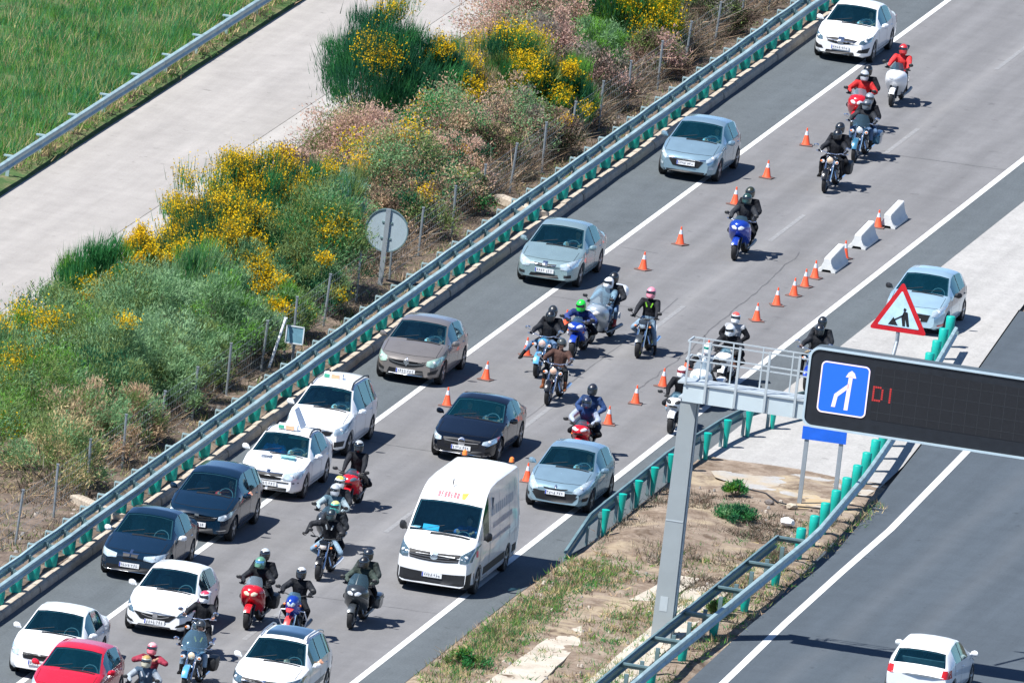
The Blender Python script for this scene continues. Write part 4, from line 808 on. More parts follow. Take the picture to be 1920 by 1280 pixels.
def car(label, x, y, kind, body, front, rz=0.0, cat="car", name="parked_car", dl=0, lower=None, extras=(), group=None, sunroof=False, rails=None, mirror=None, lenses=LAMPG, plate_z=None, glassy=None, mods=None, tum=.42, flow=None):
    p = dict(PROF[kind]); p.update(mods or {}); Lc, Wc, H = p['L'], p['W'], p['H']; OFF = -Lc / 2
    top = smooth_prof(p['top'], Lc, .035); belt = smooth_prof(p['belt'], Lc, .05)
    wid = smooth_prof([(0, .70), (.12, .84), (.45, .955), (1.0, .99), (Lc * .55, 1.0), (Lc - .7, .985), (Lc - .15, .93), (Lc, .86)] if kind != 'van' else [(0, .84), (.1, .92), (.4, .97), (1.2, 1.0), (Lc - .2, 1.0), (Lc, .97)], Lc, .05)
    zbot = smooth_prof([(0, .27), (.12, .21), (.5, .19), (Lc - .6, .21), (Lc - .1, .30), (Lc, .38)], Lc, .04)
    yf, yr = p['fo'], p['fo'] + p['wb']; r = p['r']; RA = r + .055
    st = set(np.round(np.linspace(0, Lc, 40), 3)) | {.03, .07, .12, .18, .25, Lc - .04, Lc - .1}
    for a in [p['ws']] + p['side'] + ([p['rear']] if p['rear'] else []): st |= set(a)
    for yw in (yf, yr):
        st |= {round(yw + RA * q, 3) for q in (-1.001, -.985, -.9, -.75, -.55, -.28, 0, .28, .55, .75, .9, .985, 1.001)}
    st = sorted(st); keep = [st[0]]
    must = {v for a in [p['ws']] + p['side'] + ([p['rear']] if p['rear'] else []) for v in a}
    for v in st[1:]:
        if v - keep[-1] > .012 or v in must: keep.append(v)
    st = keep; nb = .13 if kind != 'van' else .09
    rings = []
    for yy_ in st:
        w = Wc * float(wid(yy_)); zt = float(top(yy_)); zb = float(zbot(yy_)); bl = min(float(belt(yy_)), zt - .045); hh = zt - bl
        za = 0
        for yw in (yf, yr):
            d = abs(yy_ - yw)
            if d < RA: za = max(za, r + math.sqrt(RA * RA - d * d))
        tm = tum if kind != 'van' else .115
        x7 = .955 * w - .02 - tm * hh; dn = min(.05, hh * .4)
        pts = [(0, zb), (.70 * w, zb), (.70 * w, max(zb, za)), (.87 * w, max(zb, za)), (.965 * w, max(zb + .05, za)), (.995 * w, max(zb + .13, za)), (1.0 * w, max(zb + (bl - zb) * .5, za)), (.992 * w, max(zb + (bl - zb) * .78, za + .01)), (.955 * w, bl),
               (x7, zt - dn), (x7 - .045, zt - dn * .35), (x7 * .55, zt + .018), (0, zt + .03)]
        ring = []
        full = pts + [(-a, b) for a, b in pts[-2:0:-1]]
        for a, b in full:
            f = max(0, 1 - yy_ / (Lc * .55)); g = max(0, 1 - (Lc - yy_) / (Lc * .4)); q = (a / Wc) ** 2
            ring.append((a, yy_ + nb * q * f - .12 * q * g * (0 if kind == 'van' else 1) + OFF, b))
        rings.append(ring)
    n = len(rings[0]); V_ = [q for rg in rings for q in rg]
    Fb, Mb_, Fw, Fr, Fs = [], [], [], [], [[], []]; liner = []
    top_c = set(range(10, 14)); sideL, sideR = 8, 15     # columns between ring points i and i+1
    for k in range(len(st) - 1):
        ym = (st[k] + st[k + 1]) / 2
        for i in range(n):
            j = (i + 1) % n; f = (k * n + i, (k + 1) * n + i, (k + 1) * n + j, k * n + j)
            if p['ws'][0] < ym < p['ws'][1] and i in top_c: Fw.append(f); continue
            if p['rear'] and p['rear'][0] < ym < p['rear'][1] and i in top_c: Fr.append(f); continue
            if i in (sideL, sideR) and any(a < ym < b for a, b in p['side']): Fs[i == sideR].append((f, [q for q, (a, b) in enumerate(p['side']) if a < ym < b][0])); continue
            mi = 0
            if i in (0, 1, 2, n - 1, n - 2, n - 3): mi = 1
            elif flow and ym < yf - RA and max(V_[q][2] for q in f) < flow and i not in (0, n - 1): mi = 2
            elif lower and not flow and i in (3, 4, 5, n - 4, n - 5, n - 6): mi = 2
            elif i in (sideL, sideR) and p['side'][0][0] < ym < p['side'][-1][1]: mi = 1
            elif kind == 'coupe' and False: mi = 0
            Fb.append(f); Mb_.append(mi)
            if ym > p['ws'][0] and 8 <= i <= 15: liner.append(f)
    Fb += [tuple(range(n)), tuple((len(st) - 1) * n + i for i in range(n))[::-1]]; Mb_ += [2 if lower and not flow else 0, 0]
    T = thing(name, label, cat, (x, y, .004), rz, group)
    bvh = BVHTree.FromPolygons([Vector(q) for q in V_], Fb + Fw + Fr + [f for s_ in Fs for f, _ in s_])
    mb = MB(); mb.add(V_, Fb); mb.m = Mb_
    def patch(lo, up, d=(0, 1, 0), nu=10, nv=4, off=.006, mi=0, to=None):
        """a thin panel laid over the body: outline given on the front (x,z), side (y,z) or top (x,y)"""
        to = to if to is not None else MB(); D = Vector(d); g = []
        lx, ux = np.array(lo, float), np.array(up, float); tl, tu = np.linspace(0, 1, len(lx)), np.linspace(0, 1, len(ux)); ok = True
        for v in np.linspace(0, 1, nv + 1):
            for u in np.linspace(0, 1, nu + 1):
                a = (1 - v) * np.interp(u, tl, lx[:, 0]) + v * np.interp(u, tu, ux[:, 0]); b = (1 - v) * np.interp(u, tl, lx[:, 1]) + v * np.interp(u, tu, ux[:, 1])
                if abs(D.y) > .5: o = Vector((a, OFF - 2 if D.y > 0 else -OFF + 2, b))
                elif abs(D.x) > .5: o = Vector((-3 * math.copysign(1, D.x), a + OFF, b))
                else: o = Vector((a, b + OFF, 5))
                h = bvh.ray_cast(o, D)
                if h[0] is None: g.append(None); continue
                nn = h[1] if h[1].dot(D) < 0 else -h[1]
                g.append(h[0] + nn * off - D * .002)
        m_ = nu + 1
        vs, idx = [], {}
        for q, pt in enumerate(g):
            if pt is not None: idx[q] = len(vs); vs.append(pt)
        fs = []
        for b in range(nv):
            for a in range(nu):
                q = [b * m_ + a, b * m_ + a + 1, (b + 1) * m_ + a + 1, (b + 1) * m_ + a]
                if all(t in idx for t in q): fs.append(tuple(idx[t] for t in q))
        return to.add(vs, fs, mi)
    # shut lines
    zc = lambda yy_: float(belt(yy_)) - .02
    for sg in (1, -1):
        d = (-sg, 0, 0)
        ss = p['side']; ds = [ss[0][0] - .32, (ss[0][1] + (ss[1][0] if len(ss) > 1 else ss[0][1] + .1)) / 2] + ([ss[1][1] + .02] if len(ss) > 1 and kind not in ('coupe',) else [])
        for q in ds: patch([(q, .33), (q + .014, .33)], [(q + .02, zc(q)), (q + .034, zc(q))], d, 1, 10, .003, 1, mb)
        patch([(ds[0], .335), (ds[-1], .335)], [(ds[0], .347), (ds[-1], .347)], d, 16, 1, .003, 1, mb)
    if kind != 'van':
        patch(arc((-.76 * Wc, .34), (.76 * Wc, .34), -.17, 9), arc((-.76 * Wc, .352), (.76 * Wc, .352), -.17, 9), (0, 0, -1), 16, 1, .003, 1, mb)
        for sg in (1, -1): patch([(sg * .80 * Wc, .36), (sg * .79 * Wc, .36)], [(sg * .82 * Wc, 1.05), (sg * .81 * Wc, 1.05)], (0, 0, -1), 1, 8, .003, 1, mb)
    patch([(-.30 * Wc, p['ws'][0] - .10), (.7 * Wc, p['ws'][0] - .06)], [(-.30 * Wc, p['ws'][0] - .01), (.72 * Wc, p['ws'][0] + .0)], (0, 0, -1), 12, 1, .004, 1, mb)
    for e in extras:
        if e[0] == 'strip': patch(*e[1], mi=1, to=mb)
    mats = [body, BLACKM, lower or body]
    mb.build("body", mats, T, True, 32)
    gm = glassy or (GLASS, GLASS_T, GLASS_N)[int(abs(x * 7 + y * 3)) % 3]
    def sub(faces, name_):
        used = sorted({i for f in faces for i in f}); mp = {i: k for k, i in enumerate(used)}
        return MB().add([V_[i] for i in used], [tuple(mp[i] for i in f) for f in faces]).build(name_, gm, T)
    wsg = sub(Fw, "windshield")
    wy = p['ws'][0]
    for xa, xb in ((-.62, .0), (.02, .6)):
        wm = MB()
        h0 = bvh.ray_cast(Vector((xa * Wc, wy + .03 + OFF, 5)), Vector((0, 0, -1)))[0]; h1 = bvh.ray_cast(Vector((xb * Wc, wy + .16 + OFF, 5)), Vector((0, 0, -1)))[0]
        if h0 and h1: wm.tube([h0 + Vector((0, 0, .015)), h1 + Vector((0, 0, .02))], .006, 5); wm.build("wiper", BLACKM, wsg)
    if Fr: sub(Fr, "rear_window")
    for s_ in Fs:
        for q in range(len(p['side'])):
            ff = [f for f, w_ in s_ if w_ == q]
            if ff: sub(ff, "side_window")
    # dark cabin: headlining and pillars set inside, floor, seats, dash, wheel
    mb = MB(); used = sorted({i for f in liner for i in f}); mp = {i: k for k, i in enumerate(used)}
    mb.add([(V_[i][0] * .955, V_[i][1], V_[i][2] - .035) for i in used], [tuple(mp[i] for i in f) for f in liner])
    c0_, c1_ = p['ws'][0], (p['rear'][0] if p['rear'] else 2.6)
    mb.box((0, (c0_ - .3 + c1_ + .2) / 2 + OFF, .42), (1.62 * Wc, c1_ - c0_ + .6, .04))
    zb0 = float(belt(c0_)); mb.blob([(c0_ - .25 + OFF, 0, zb0 - .14, .82 * Wc, .1), (c0_ + .2 + OFF, 0, zb0 - .10, .86 * Wc, .11), (c0_ + .5 + OFF, 0, zb0 - .14, .86 * Wc, .14), (c0_ + .55 + OFF, 0, zb0 - .25, .8 * Wc, .1)], 'y', 12, 4, 1)
    for sx in (-.42, .42):
        ys_ = c0_ + 1.22
        mb.blob([(.5, sx * Wc, ys_ - .28 + OFF, .24, .26), (.62, sx * Wc, ys_ - .26 + OFF, .25, .27)], 'z', 10, 4); mb.blob([(.60, sx * Wc, ys_ + OFF, .24, .08), (.95, sx * Wc, ys_ + .10 + OFF, .23, .08), (1.12, sx * Wc, ys_ + .16 + OFF, .16, .06)], 'z', 10, 3.5)
        mb.blob([(1.13, sx * Wc, ys_ + .17 + OFF, .10, .05), (1.26 if kind != 'van' else 1.34, sx * Wc, ys_ + .18 + OFF, .12, .05)], 'z', 8, 3)
    if kind == 'van': mb.box((0, 2.55 + OFF, 1.3), (1.8, .05, 1.9))
    else: mb.box((0, c1_ - .25 + OFF, .8), (1.55 * Wc, .2, .62), 0, 0, -.25)
    cx_ = .42 * Wc; hz = zb0 - .02; mb.tube([(cx_ + .19 * math.cos(t), c0_ + .58 + .08 * math.sin(t) + OFF, hz + .17 * math.sin(t)) for t in np.linspace(0, 2 * math.pi, 15)], .016, 5)
    mb.build("interior", [CABIN, DASH], T)
    # face of the car
    def xs(pts, m=1): return [(a * Wc * m, b) for a, b in pts]
    for it in front:
        nm, mt, lo, up = it[:4]; mir = 'm' in it[4:]
        for m in ((1, -1) if mir else (1,)):
            o_ = patch(xs(lo, m), xs(up, m), nu=14, nv=5, off=.008 if mt is not BLACKM else .005).build(nm, mt, T, True, 60)
            if nm == 'headlight' and len(it) > 5 and it[5] != 'm' or nm == 'headlight':
                xm, zm = np.mean([q[0] for q in lo + up]), np.mean([q[1] for q in lo + up])
                h = bvh.ray_cast(Vector((xm * Wc * m, OFF - 2, zm)), Vector((0, 1, 0)))[0]
                if h: MB().ball((h.x, h.y + .03, h.z), (.062, .05, .05), 12, 7).build("lamp", LAMPW, o_)
    pz = plate_z if plate_z is not None else .43
    h = bvh.ray_cast(Vector((0, OFF - 2, pz)), Vector((0, 1, 0)))[0]; py = (h.y if h else OFF) - .02
    pl_ = MB().box((0, py, pz), (.52, .016, .115)).build("licence_plate", PLATE, T, False); MB().box((-.242, py - .009, pz), (.028, .004, .108)).build("country_band", EUBLUE, pl_, False); ch = MB(); rr_ = random.Random(int(abs(x * 50 + y)))
    for k in range(7):
        x0 = -.19 + k * .058 + (.03 if k > 3 else 0)
        for q_ in range(3): ch.box((x0 + rr_.uniform(-.012, .012), py - .0095, pz + rr_.uniform(-.022, .022)), rr_.choice([(.01, .003, .06), (.032, .003, .012)]))
    ch.build("worn_characters", plain("plate_ink", (.16, .18, .21), .6), pl_, False)
    # mirrors, handles
    mm = mirror or body; ym_ = p['side'][0][0] - .12; zb_ = float(belt(ym_))
    big = 1.55 if kind == 'van' else 1.0
    for sg in (1, -1):
        xb = .955 * Wc * float(wid(ym_)) * sg; mo = MB()
        mo.blob([(xb + sg * .03, ym_ + OFF, zb_ + .03, .03, .02), (xb + sg * .06, ym_ - .02 + OFF, zb_ + .07 * big, .055, .05 * big), (xb + sg * .13, ym_ - .02 + OFF, zb_ + .08 * big, .07, .075 * big), (xb + sg * .20, ym_ + .01 + OFF, zb_ + .08 * big, .06, .068 * big), (xb + sg * .235, ym_ + .03 + OFF, zb_ + .075 * big, .03, .04 * big)], 'x', 12, 2.6)
        mo.build("wing_mirror", mm, T)
        for q in p['side'][:2] if kind not in ('coupe', 'van') else p['side'][:1]:
            yh = q[1] - .12; hq = bvh.ray_cast(Vector((3 * sg, yh + OFF, zb_ - .12)), Vector((-sg, 0, 0)))[0]
            if hq: MB().blob([(yh - .09 + OFF, hq.x, hq.z, .012, .012), (yh + OFF, hq.x + sg * .012, hq.z, .018, .016), (yh + .09 + OFF, hq.x, hq.z, .012, .012)], 'y', 8).build("door_handle", mm, T)
    for sg in (1, -1):
        patch([(sg * .70 * Wc, .72 if kind != 'van' else .9), (sg * .95 * Wc, .72 if kind != 'van' else .9)], [(sg * .72 * Wc, .92 if kind != 'van' else 1.3), (sg * .92 * Wc, .92 if kind != 'van' else 1.3)], (0, -1, 0), 6, 4).build("tail_light", REDL, T)
    # wheels
    for yw in (yf, yr):
        for sg in (1, -1):
            xw = sg * (Wc - .115); w = MB()
            w.lathe_x((xw, yw + OFF, r), [(-.09, r - .10), (-.1, r - .03), (-.08, r), (.08, r), (.1, r - .03), (.09, r - .10)], 26); tw = w.build("wheel", TYRE, T)
            q = MB(); q.lathe_x((xw, yw + OFF, r), [(sg * .085, r - .095), (sg * .095, r - .105), (sg * .06, r - .13), (sg * .05, .02)], 22)
            for k in range(5):
                a = k * 2 * math.pi / 5 + .3; ca, sa = math.cos(a), math.sin(a); v = []
                for rr_, hw in ((.05, .028), (r - .10, .042)):
                    v += [(xw + sg * .092, yw + OFF + rr_ * ca - hw * sa, r + rr_ * sa + hw * ca), (xw + sg * .092, yw + OFF + rr_ * ca + hw * sa, r + rr_ * sa - hw * ca)]
                q.add(v, [(0, 1, 3, 2)], 1)
            q.ball((xw + sg * .09, yw + OFF, r), (.02, .05, .05), 10, 5, 1); q.build("rim", [DARKM, ALLOY], tw)
    if sunroof:
        a, b = sunroof; patch([(-.52 * Wc, a), (.52 * Wc, a)], [(-.50 * Wc, b), (.50 * Wc, b)], (0, 0, -1), 10, 8, .006).build("sunroof", gm if False else plain("sunroof_glass", (.012, .035, .06), .06, 0, .1, 2, .6), T)
    if rails is not None:
        for sg in (1, -1):
            P_ = []
            for q in np.linspace(p['ws'][1] + .1, (p['rear'][0] if p['rear'] else Lc) - .1, 9):
                w = Wc * float(wid(q)); zt = float(top(q)); hh = zt - float(belt(q)); P_.append((sg * (.955 * w - .07 - tum * hh), q + OFF, zt + .035))
            P_ = [(P_[0][0], P_[0][1] - .05, P_[0][2] - .06)] + P_ + [(P_[-1][0], P_[-1][1] + .05, P_[-1][2] - .06)]
            MB().tube(P_, .021, 6).build("roof_rail", rails, T)
    T["_L"] = Lc
    for e in extras:
        if e[0] == 'part': patch(xs(e[3]) if e[6:] != ('raw',) else e[3], xs(e[4]) if e[6:] != ('raw',) else e[4], e[5], nu=12, nv=4).build(e[1], e[2], T, True, 60)
    T["_patch"] = 0; del T["_patch"]; del T["_L"]
    return T, patch, top, p

WHITE = paint("white_paint", (.80, .81, .81)); BLK = paint("black_car_paint", (.002, .004, .009), .0, .12); NAVY = paint("dark_navy_paint", (.003, .016, .036), .0, .14)
SBLUE = paint("silver_blue_paint", (.29, .43, .51), .5, .24); SGREEN = paint("silver_green_paint", (.30, .42, .44), .45, .26); TAUPE = paint("taupe_paint", (.225, .205, .19), .35, .28)
REDC = paint("red_car_paint", (.56, .012, .03), 0, .25); LBLUE = paint("light_blue_paint", (.40, .58, .68), .4, .3); GREYP = paint("grey_cladding", (.10, .11, .12), 0, .5)
A = arc
def seg(*p): return list(p)
def badge(z, r=.06): return ("badge", CHROME, A((-r, z - r), (r, z - r), 0), A((-r, z + r), (r, z + r), 0))
Wn = dict(hatch=.875, saloon=.88, coupe=.905, suv=.92, mpv=.88)
cla = car("white saloon with twin slat sporty grille and black side intakes, farthest car up the road", -.62, 50.45, 'saloon', WHITE, [
    ("grille", BLACKM, A((-.44, .60), (.44, .60), -.05), A((-.54, .69), (.54, .69), .03)), ("grille_bar", CHROME, A((-.49, .645), (.49, .645), -.015), A((-.49, .662), (.49, .662), -.015)), badge(.645, .095),
    ("headlight", LAMPD, seg((.60, .605), (.78, .60), (.93, .66)), seg((.64, .69), (.80, .74), (.95, .79)), 'm'), ("bumper_intake", BLACKM, seg((.56, .36), (.88, .35)), seg((.62, .44), (.92, .50)), 'm'), ("bumper_intake", BLACKM, A((-.5, .27), (.5, .27), -.02), A((-.46, .35), (.46, .35), 0))],
    plate_z=.45, name="saloon_car", mods=dict(H=1.44))
p208 = car("small silver blue hatchback with chrome framed dark grille, next below the farthest white saloon", -.44, 26.5, 'hatch', SBLUE, [
    ("grille", BLACKM, A((-.42, .42), (.42, .42), -.02), A((-.60, .635), (.60, .635), -.03)), ("grille_frame", CHROME, A((-.62, .635), (.62, .635), -.03), A((-.63, .665), (.63, .665), -.03)),
    ("headlight", LAMPG, seg((.66, .58), (.80, .62), (.93, .72)), seg((.64, .66), (.82, .78), (.97, .86)), 'm'), ("bumper_intake", BLACKM, A((-.72, .255), (.72, .255), 0), A((-.70, .31), (.70, .31), 0)), ("fog_light", LAMPG, A((.74, .40), (.86, .40)), A((.74, .47), (.86, .48)), 'm')],
    plate_z=.52, name="hatchback_car")
ave = car("silver green saloon with big square headlights, beside the white helmeted couple", -.36, 6.85, 'saloon', SGREEN, [
    ("grille", BLACKM, A((-.32, .60), (.32, .60), -.03), A((-.36, .665), (.36, .665), -.005)), ("grille_bar", CHROME, A((-.33, .62), (.33, .62), -.02), A((-.34, .642), (.34, .642), -.02)), badge(.645, .075),
    ("headlight", LAMPG, seg((.50, .54), (.70, .54), (.93, .62)), seg((.46, .67), (.72, .74), (.96, .80)), 'm'), ("bumper_intake", BLACKM, A((-.48, .29), (.48, .29), -.01), A((-.42, .38), (.42, .38), 0)), ("fog_light", BLACKP, A((.62, .33), (.82, .33)), A((.62, .40), (.82, .41)), 'm')],
    plate_z=.47, name="saloon_car", mods=dict(H=1.48))
meg = car("taupe brown hatchback with large diamond badge and greenish headlights beside the kerb", -.5, -10.8, 'hatch', TAUPE, [
    ("grille", BLACKM, A((-.50, .555), (.50, .555), -.08), A((-.58, .66), (.58, .66), -.03)), ("grille_bar", CHROME, A((-.52, .60), (.52, .60), -.06), A((-.53, .615), (.53, .615), -.06)), ("badge", CHROME, seg((-.085, .60), (0, .49), (.085, .60)), seg((-.085, .62), (0, .73), (.085, .62))),
    ("headlight", plain("pale_green_lens", (.42, .60, .50), .1, .2, .2, 12, 1.0), seg((.60, .57), (.78, .53), (.93, .58)), seg((.60, .68), (.80, .745), (.97, .80)), 'm'), ("bumper_intake", BLACKM, A((-.56, .28), (.56, .28), 0), A((-.50, .42), (.50, .42), -.02)), ("bumper_strip", CHROME, A((-.50, .268), (.50, .268), 0), A((-.52, .285), (.52, .285), 0)), ("fog_light", BLACKP, seg((.66, .33), (.86, .36)), seg((.66, .40), (.90, .47)), 'm')],
    plate_z=.36, name="hatchback_car", mods=dict(W=.905, L=4.36, wb=2.67))
lod, pl_lod, tp_lod, pr_lod = car("white people carrier taxi with black roof rails, next to the kerb above the other taxi", -.42, -22.85, 'mpv', WHITE, [
    ("grille", BLACKM, A((-.52, .59), (.52, .59), -.06), A((-.60, .70), (.60, .70), -.04)), ("grille_bar", CHROME, A((-.56, .70), (.56, .70), -.05), A((-.58, .72), (.58, .72), -.05)), badge(.66, .05),
    ("headlight", LAMPG, seg((.64, .63), (.80, .62), (.93, .70)), seg((.64, .76), (.80, .83), (.95, .92)), 'm'), ("bumper_intake", BLACKM, A((-.60, .25), (.60, .25), 0), A((-.48, .37), (.48, .37), 0)), ("fog_light", BLACKP, A((.66, .30), (.88, .32)), A((.66, .44), (.90, .46)), 'm')],
    plate_z=.47, name="taxi_car", cat="taxi", rails=BLACKP)
octa, pl_oct, tp_oct, pr_oct = car("white saloon taxi with square black grille and white pyramid advert board on its roof", -.12, -29.75, 'saloon', WHITE, [
    ("grille", BLACKM, A((-.40, .55), (.40, .55), -.02), A((-.44, .69), (.44, .69), 0)), ("grille_bar", CHROME, A((-.44, .69), (.44, .69), 0), A((-.44, .71), (.44, .71), 0)), ("badge", CHROME, A((-.05, .68), (.05, .68)), A((-.05, .75), (.05, .75))),
    ("headlight", LAMPG, seg((.47, .555), (.68, .555), (.92, .60)), seg((.46, .70), (.70, .735), (.95, .77)), 'm'), ("bumper_strip", BLACKP, A((-.88, .47), (.88, .47), 0, 9), A((-.88, .50), (.88, .50), 0, 9)), ("bumper_intake", BLACKM, A((-.60, .27), (-.04, .27), 0), A((-.60, .35), (-.04, .35), 0)), ("bumper_intake", BLACKM, A((.04, .27), (.60, .27), 0), A((.04, .35), (.60, .35), 0))],
    plate_z=.42, name="taxi_car", cat="taxi", mods=dict(L=4.5, wb=2.6), rails=BLACKP)
mpv = car("dark navy hatchback, rounded, with the driver's red sleeve at its open window", -.42, -36.9, 'mpv', NAVY, [
    ("grille", BLACKM, A((-.55, .60), (.55, .60), -.06), A((-.62, .70), (.62, .70), -.03)), ("grille_bar", CHROME, A((-.58, .655), (.58, .655), -.055), A((-.60, .675), (.60, .675), -.055)), badge(.66, .06),
    ("headlight", LAMPG, seg((.64, .61), (.80, .60), (.93, .68)), seg((.64, .70), (.80, .76), (.96, .84)), 'm'), ("bumper_intake", BLACKM, A((-.55, .27), (.55, .27), 0), A((-.5, .38), (.5, .38), 0)), ("bumper_strip", CHROME, A((.62, .33), (.84, .34)), A((.62, .35), (.86, .365)), 'm')],
    plate_z=.45, name="hatchback_car", mods=dict(H=1.56, top=[(0, .66), (.05, .76), (.2, .84), (.85, 1.02), (1.05, 1.06), (1.85, 1.47), (2.25, 1.55), (3.3, 1.53), (3.95, 1.43), (4.3, 1.08), (4.48, .8)]))
bmw = car("dark navy saloon with bright double headlights and pale mirrors, half hidden by the white hatchback", -.66, -43.5, 'saloon', NAVY, [
    ("grille", BLACKM, seg((-.20, .57), (-.02, .57)), seg((-.22, .70), (-.02, .70))), ("grille", BLACKM, seg((.02, .57), (.20, .57)), seg((.02, .70), (.22, .70))), ("grille_bar", CHROME, A((-.24, .70), (.24, .70), 0), A((-.24, .72), (.24, .72), 0)), badge(.745, .04),
    ("headlight", LAMPG, seg((.40, .585), (.66, .565), (.91, .61)), seg((.40, .68), (.68, .71), (.94, .75)), 'm'), ("bumper_intake", BLACKM, A((-.80, .27), (.80, .27), 0, 9), A((-.78, .40), (.78, .40), 0, 9)), ("bumper_strip", CHROME, A((-.86, .245), (.86, .245), 0, 9), A((-.86, .268), (.86, .268), 0, 9))],
    plate_z=.42, name="saloon_car", mirror=WHITE)
cor = car("white hatchback with black smile shaped grille beside the motorcyclist in red and white helmet", 1.5, -50.45, 'hatch', WHITE, [
    ("grille", BLACKM, A((-.42, .43), (.42, .43), -.04), A((-.66, .615), (.66, .615), -.05)), ("grille_bar", CHROME, A((-.40, .545), (.40, .545), -.07), A((-.41, .565), (.41, .565), -.07)), badge(.53, .07),
    ("headlight", LAMPD, seg((.62, .57), (.80, .57), (.94, .66)), seg((.68, .66), (.84, .76), (.98, .84)), 'm'), ("bumper_intake", BLACKM, seg((.60, .31), (.88, .34)), seg((.66, .37), (.92, .45)), 'm'), ("bumper_intake", BLACKM, A((-.5, .265), (.5, .265), 0), A((-.46, .30), (.46, .30), 0))],
    plate_z=.38, name="hatchback_car", mods=dict(H=1.48))
cou = car("glossy black coupe with star badge in a chrome slat grille, alone in the middle lane", 3.14, -20.7, 'coupe', BLK, [
    ("grille", BLACKM, A((-.48, .47), (.48, .47), -.03), A((-.56, .64), (.56, .64), .02)), ("grille_bar", CHROME, A((-.50, .565), (.50, .565), -.02), A((-.50, .585), (.50, .585), -.02)), ("badge", CHROME, A((-.095, .49), (.095, .49), -.06), A((-.095, .64), (.095, .64), .05)),
    ("headlight", LAMPG, seg((.60, .565), (.78, .53), (.93, .60)), seg((.62, .63), (.80, .68), (.96, .745)), 'm'), ("bumper_intake", BLACKM, A((-.86, .29), (.86, .29), 0, 9), A((-.82, .38), (.82, .38), 0, 9)), ("bumper_strip", CHROME, A((-.84, .25), (.84, .25), .0, 9), A((-.84, .272), (.84, .272), .0, 9))],
    plate_z=.42, name="coupe_car", mods=dict(L=4.6, wb=2.76))
clio = car("silver blue hatchback with wide dark lower grille beside the ramped end of the crash barrier", 6.68, -25.85, 'hatch', SBLUE, [
    ("grille", BLACKM, A((-.55, .32), (.55, .32), -.03), A((-.78, .56), (.78, .56), -.02)), ("grille", BLACKM, A((-.34, .625), (.34, .625), -.03), A((-.38, .66), (.38, .66), -.02)), ("badge", CHROME, seg((-.05, .685), (0, .645), (.05, .685)), seg((-.05, .69), (0, .735), (.05, .69))),
    ("headlight", LAMPG, seg((.52, .58), (.72, .55), (.92, .64)), seg((.56, .67), (.76, .80), (.98, .90)), 'm'), ("fog_light", BLACKP, A((.80, .36), (.90, .37)), A((.80, .44), (.92, .46)), 'm')],
    plate_z=.53, name="hatchback_car")
suv = car("white sport utility car with big dark sunroof and silver roof rails", 5.95, -57.9, 'suv', WHITE, [
    ("grille", BLACKM, A((-.55, .70), (.55, .70), -.04), A((-.60, .86), (.60, .86), -.01)), ("grille_bar", CHROME, A((-.57, .78), (.57, .78), -.02), A((-.57, .80), (.57, .80), -.02)), badge(.79, .07),
    ("headlight", LAMPD, seg((.60, .72), (.78, .72), (.94, .78)), seg((.60, .87), (.80, .91), (.96, .95)), 'm'), ("bumper_intake", BLACKM, A((-.7, .30), (.7, .30), 0), A((-.66, .52), (.66, .52), 0))],
    plate_z=.58, name="suv_car", sunroof=(2.12, 3.5), rails=ALLOY, lower=GREYP)
redc = car("bright red hatchback, the only red car on the road", 1.74, -62.4, 'hatch', REDC, [
    ("grille", BLACKM, A((-.45, .44), (.45, .44), -.02), A((-.55, .62), (.55, .62), -.03)), ("headlight", LAMPG, seg((.62, .58), (.80, .58), (.94, .66)), seg((.62, .70), (.82, .78), (.97, .84)), 'm')], name="hatchback_car")
whl = car("white car behind the red hatchback at the edge of the road queue", .28, -57.9, 'saloon', WHITE, [
    ("grille", BLACKM, A((-.45, .52), (.45, .52), -.02), A((-.5, .66), (.5, .66), 0)), ("headlight", LAMPG, seg((.60, .58), (.80, .58), (.93, .64)), seg((.60, .70), (.80, .74), (.95, .80)), 'm')], name="saloon_car")
blc = car("light blue car with dark mirrors standing on the pale apron beside the warning triangle", 9.7, 7.7, 'hatch', LBLUE, [
    ("grille", BLACKM, A((-.5, .42), (.5, .42), -.02), A((-.58, .62), (.58, .62), 0)), ("headlight", LAMPG, seg((.62, .58), (.80, .58), (.94, .66)), seg((.62, .72), (.82, .80), (.97, .86)), 'm'), ("bumper_strip", REDL, seg((.80, .31), (.93, .32)), seg((.80, .35), (.94, .37)), 'm')], name="hatchback_car", mirror=BLACKP)
whr = car("white car on the far carriageway near the gantry foot, seen from behind", 19.8, -44.0, 'hatch', WHITE, [("grille", BLACKM, A((-.5, .42), (.5, .42), -.02), A((-.58, .62), (.58, .62), 0)), ("headlight", LAMPG, seg((.62, .58), (.80, .58), (.94, .66)), seg((.62, .72), (.82, .80), (.97, .86)), 'm')], rz=math.pi, name="hatchback_car")
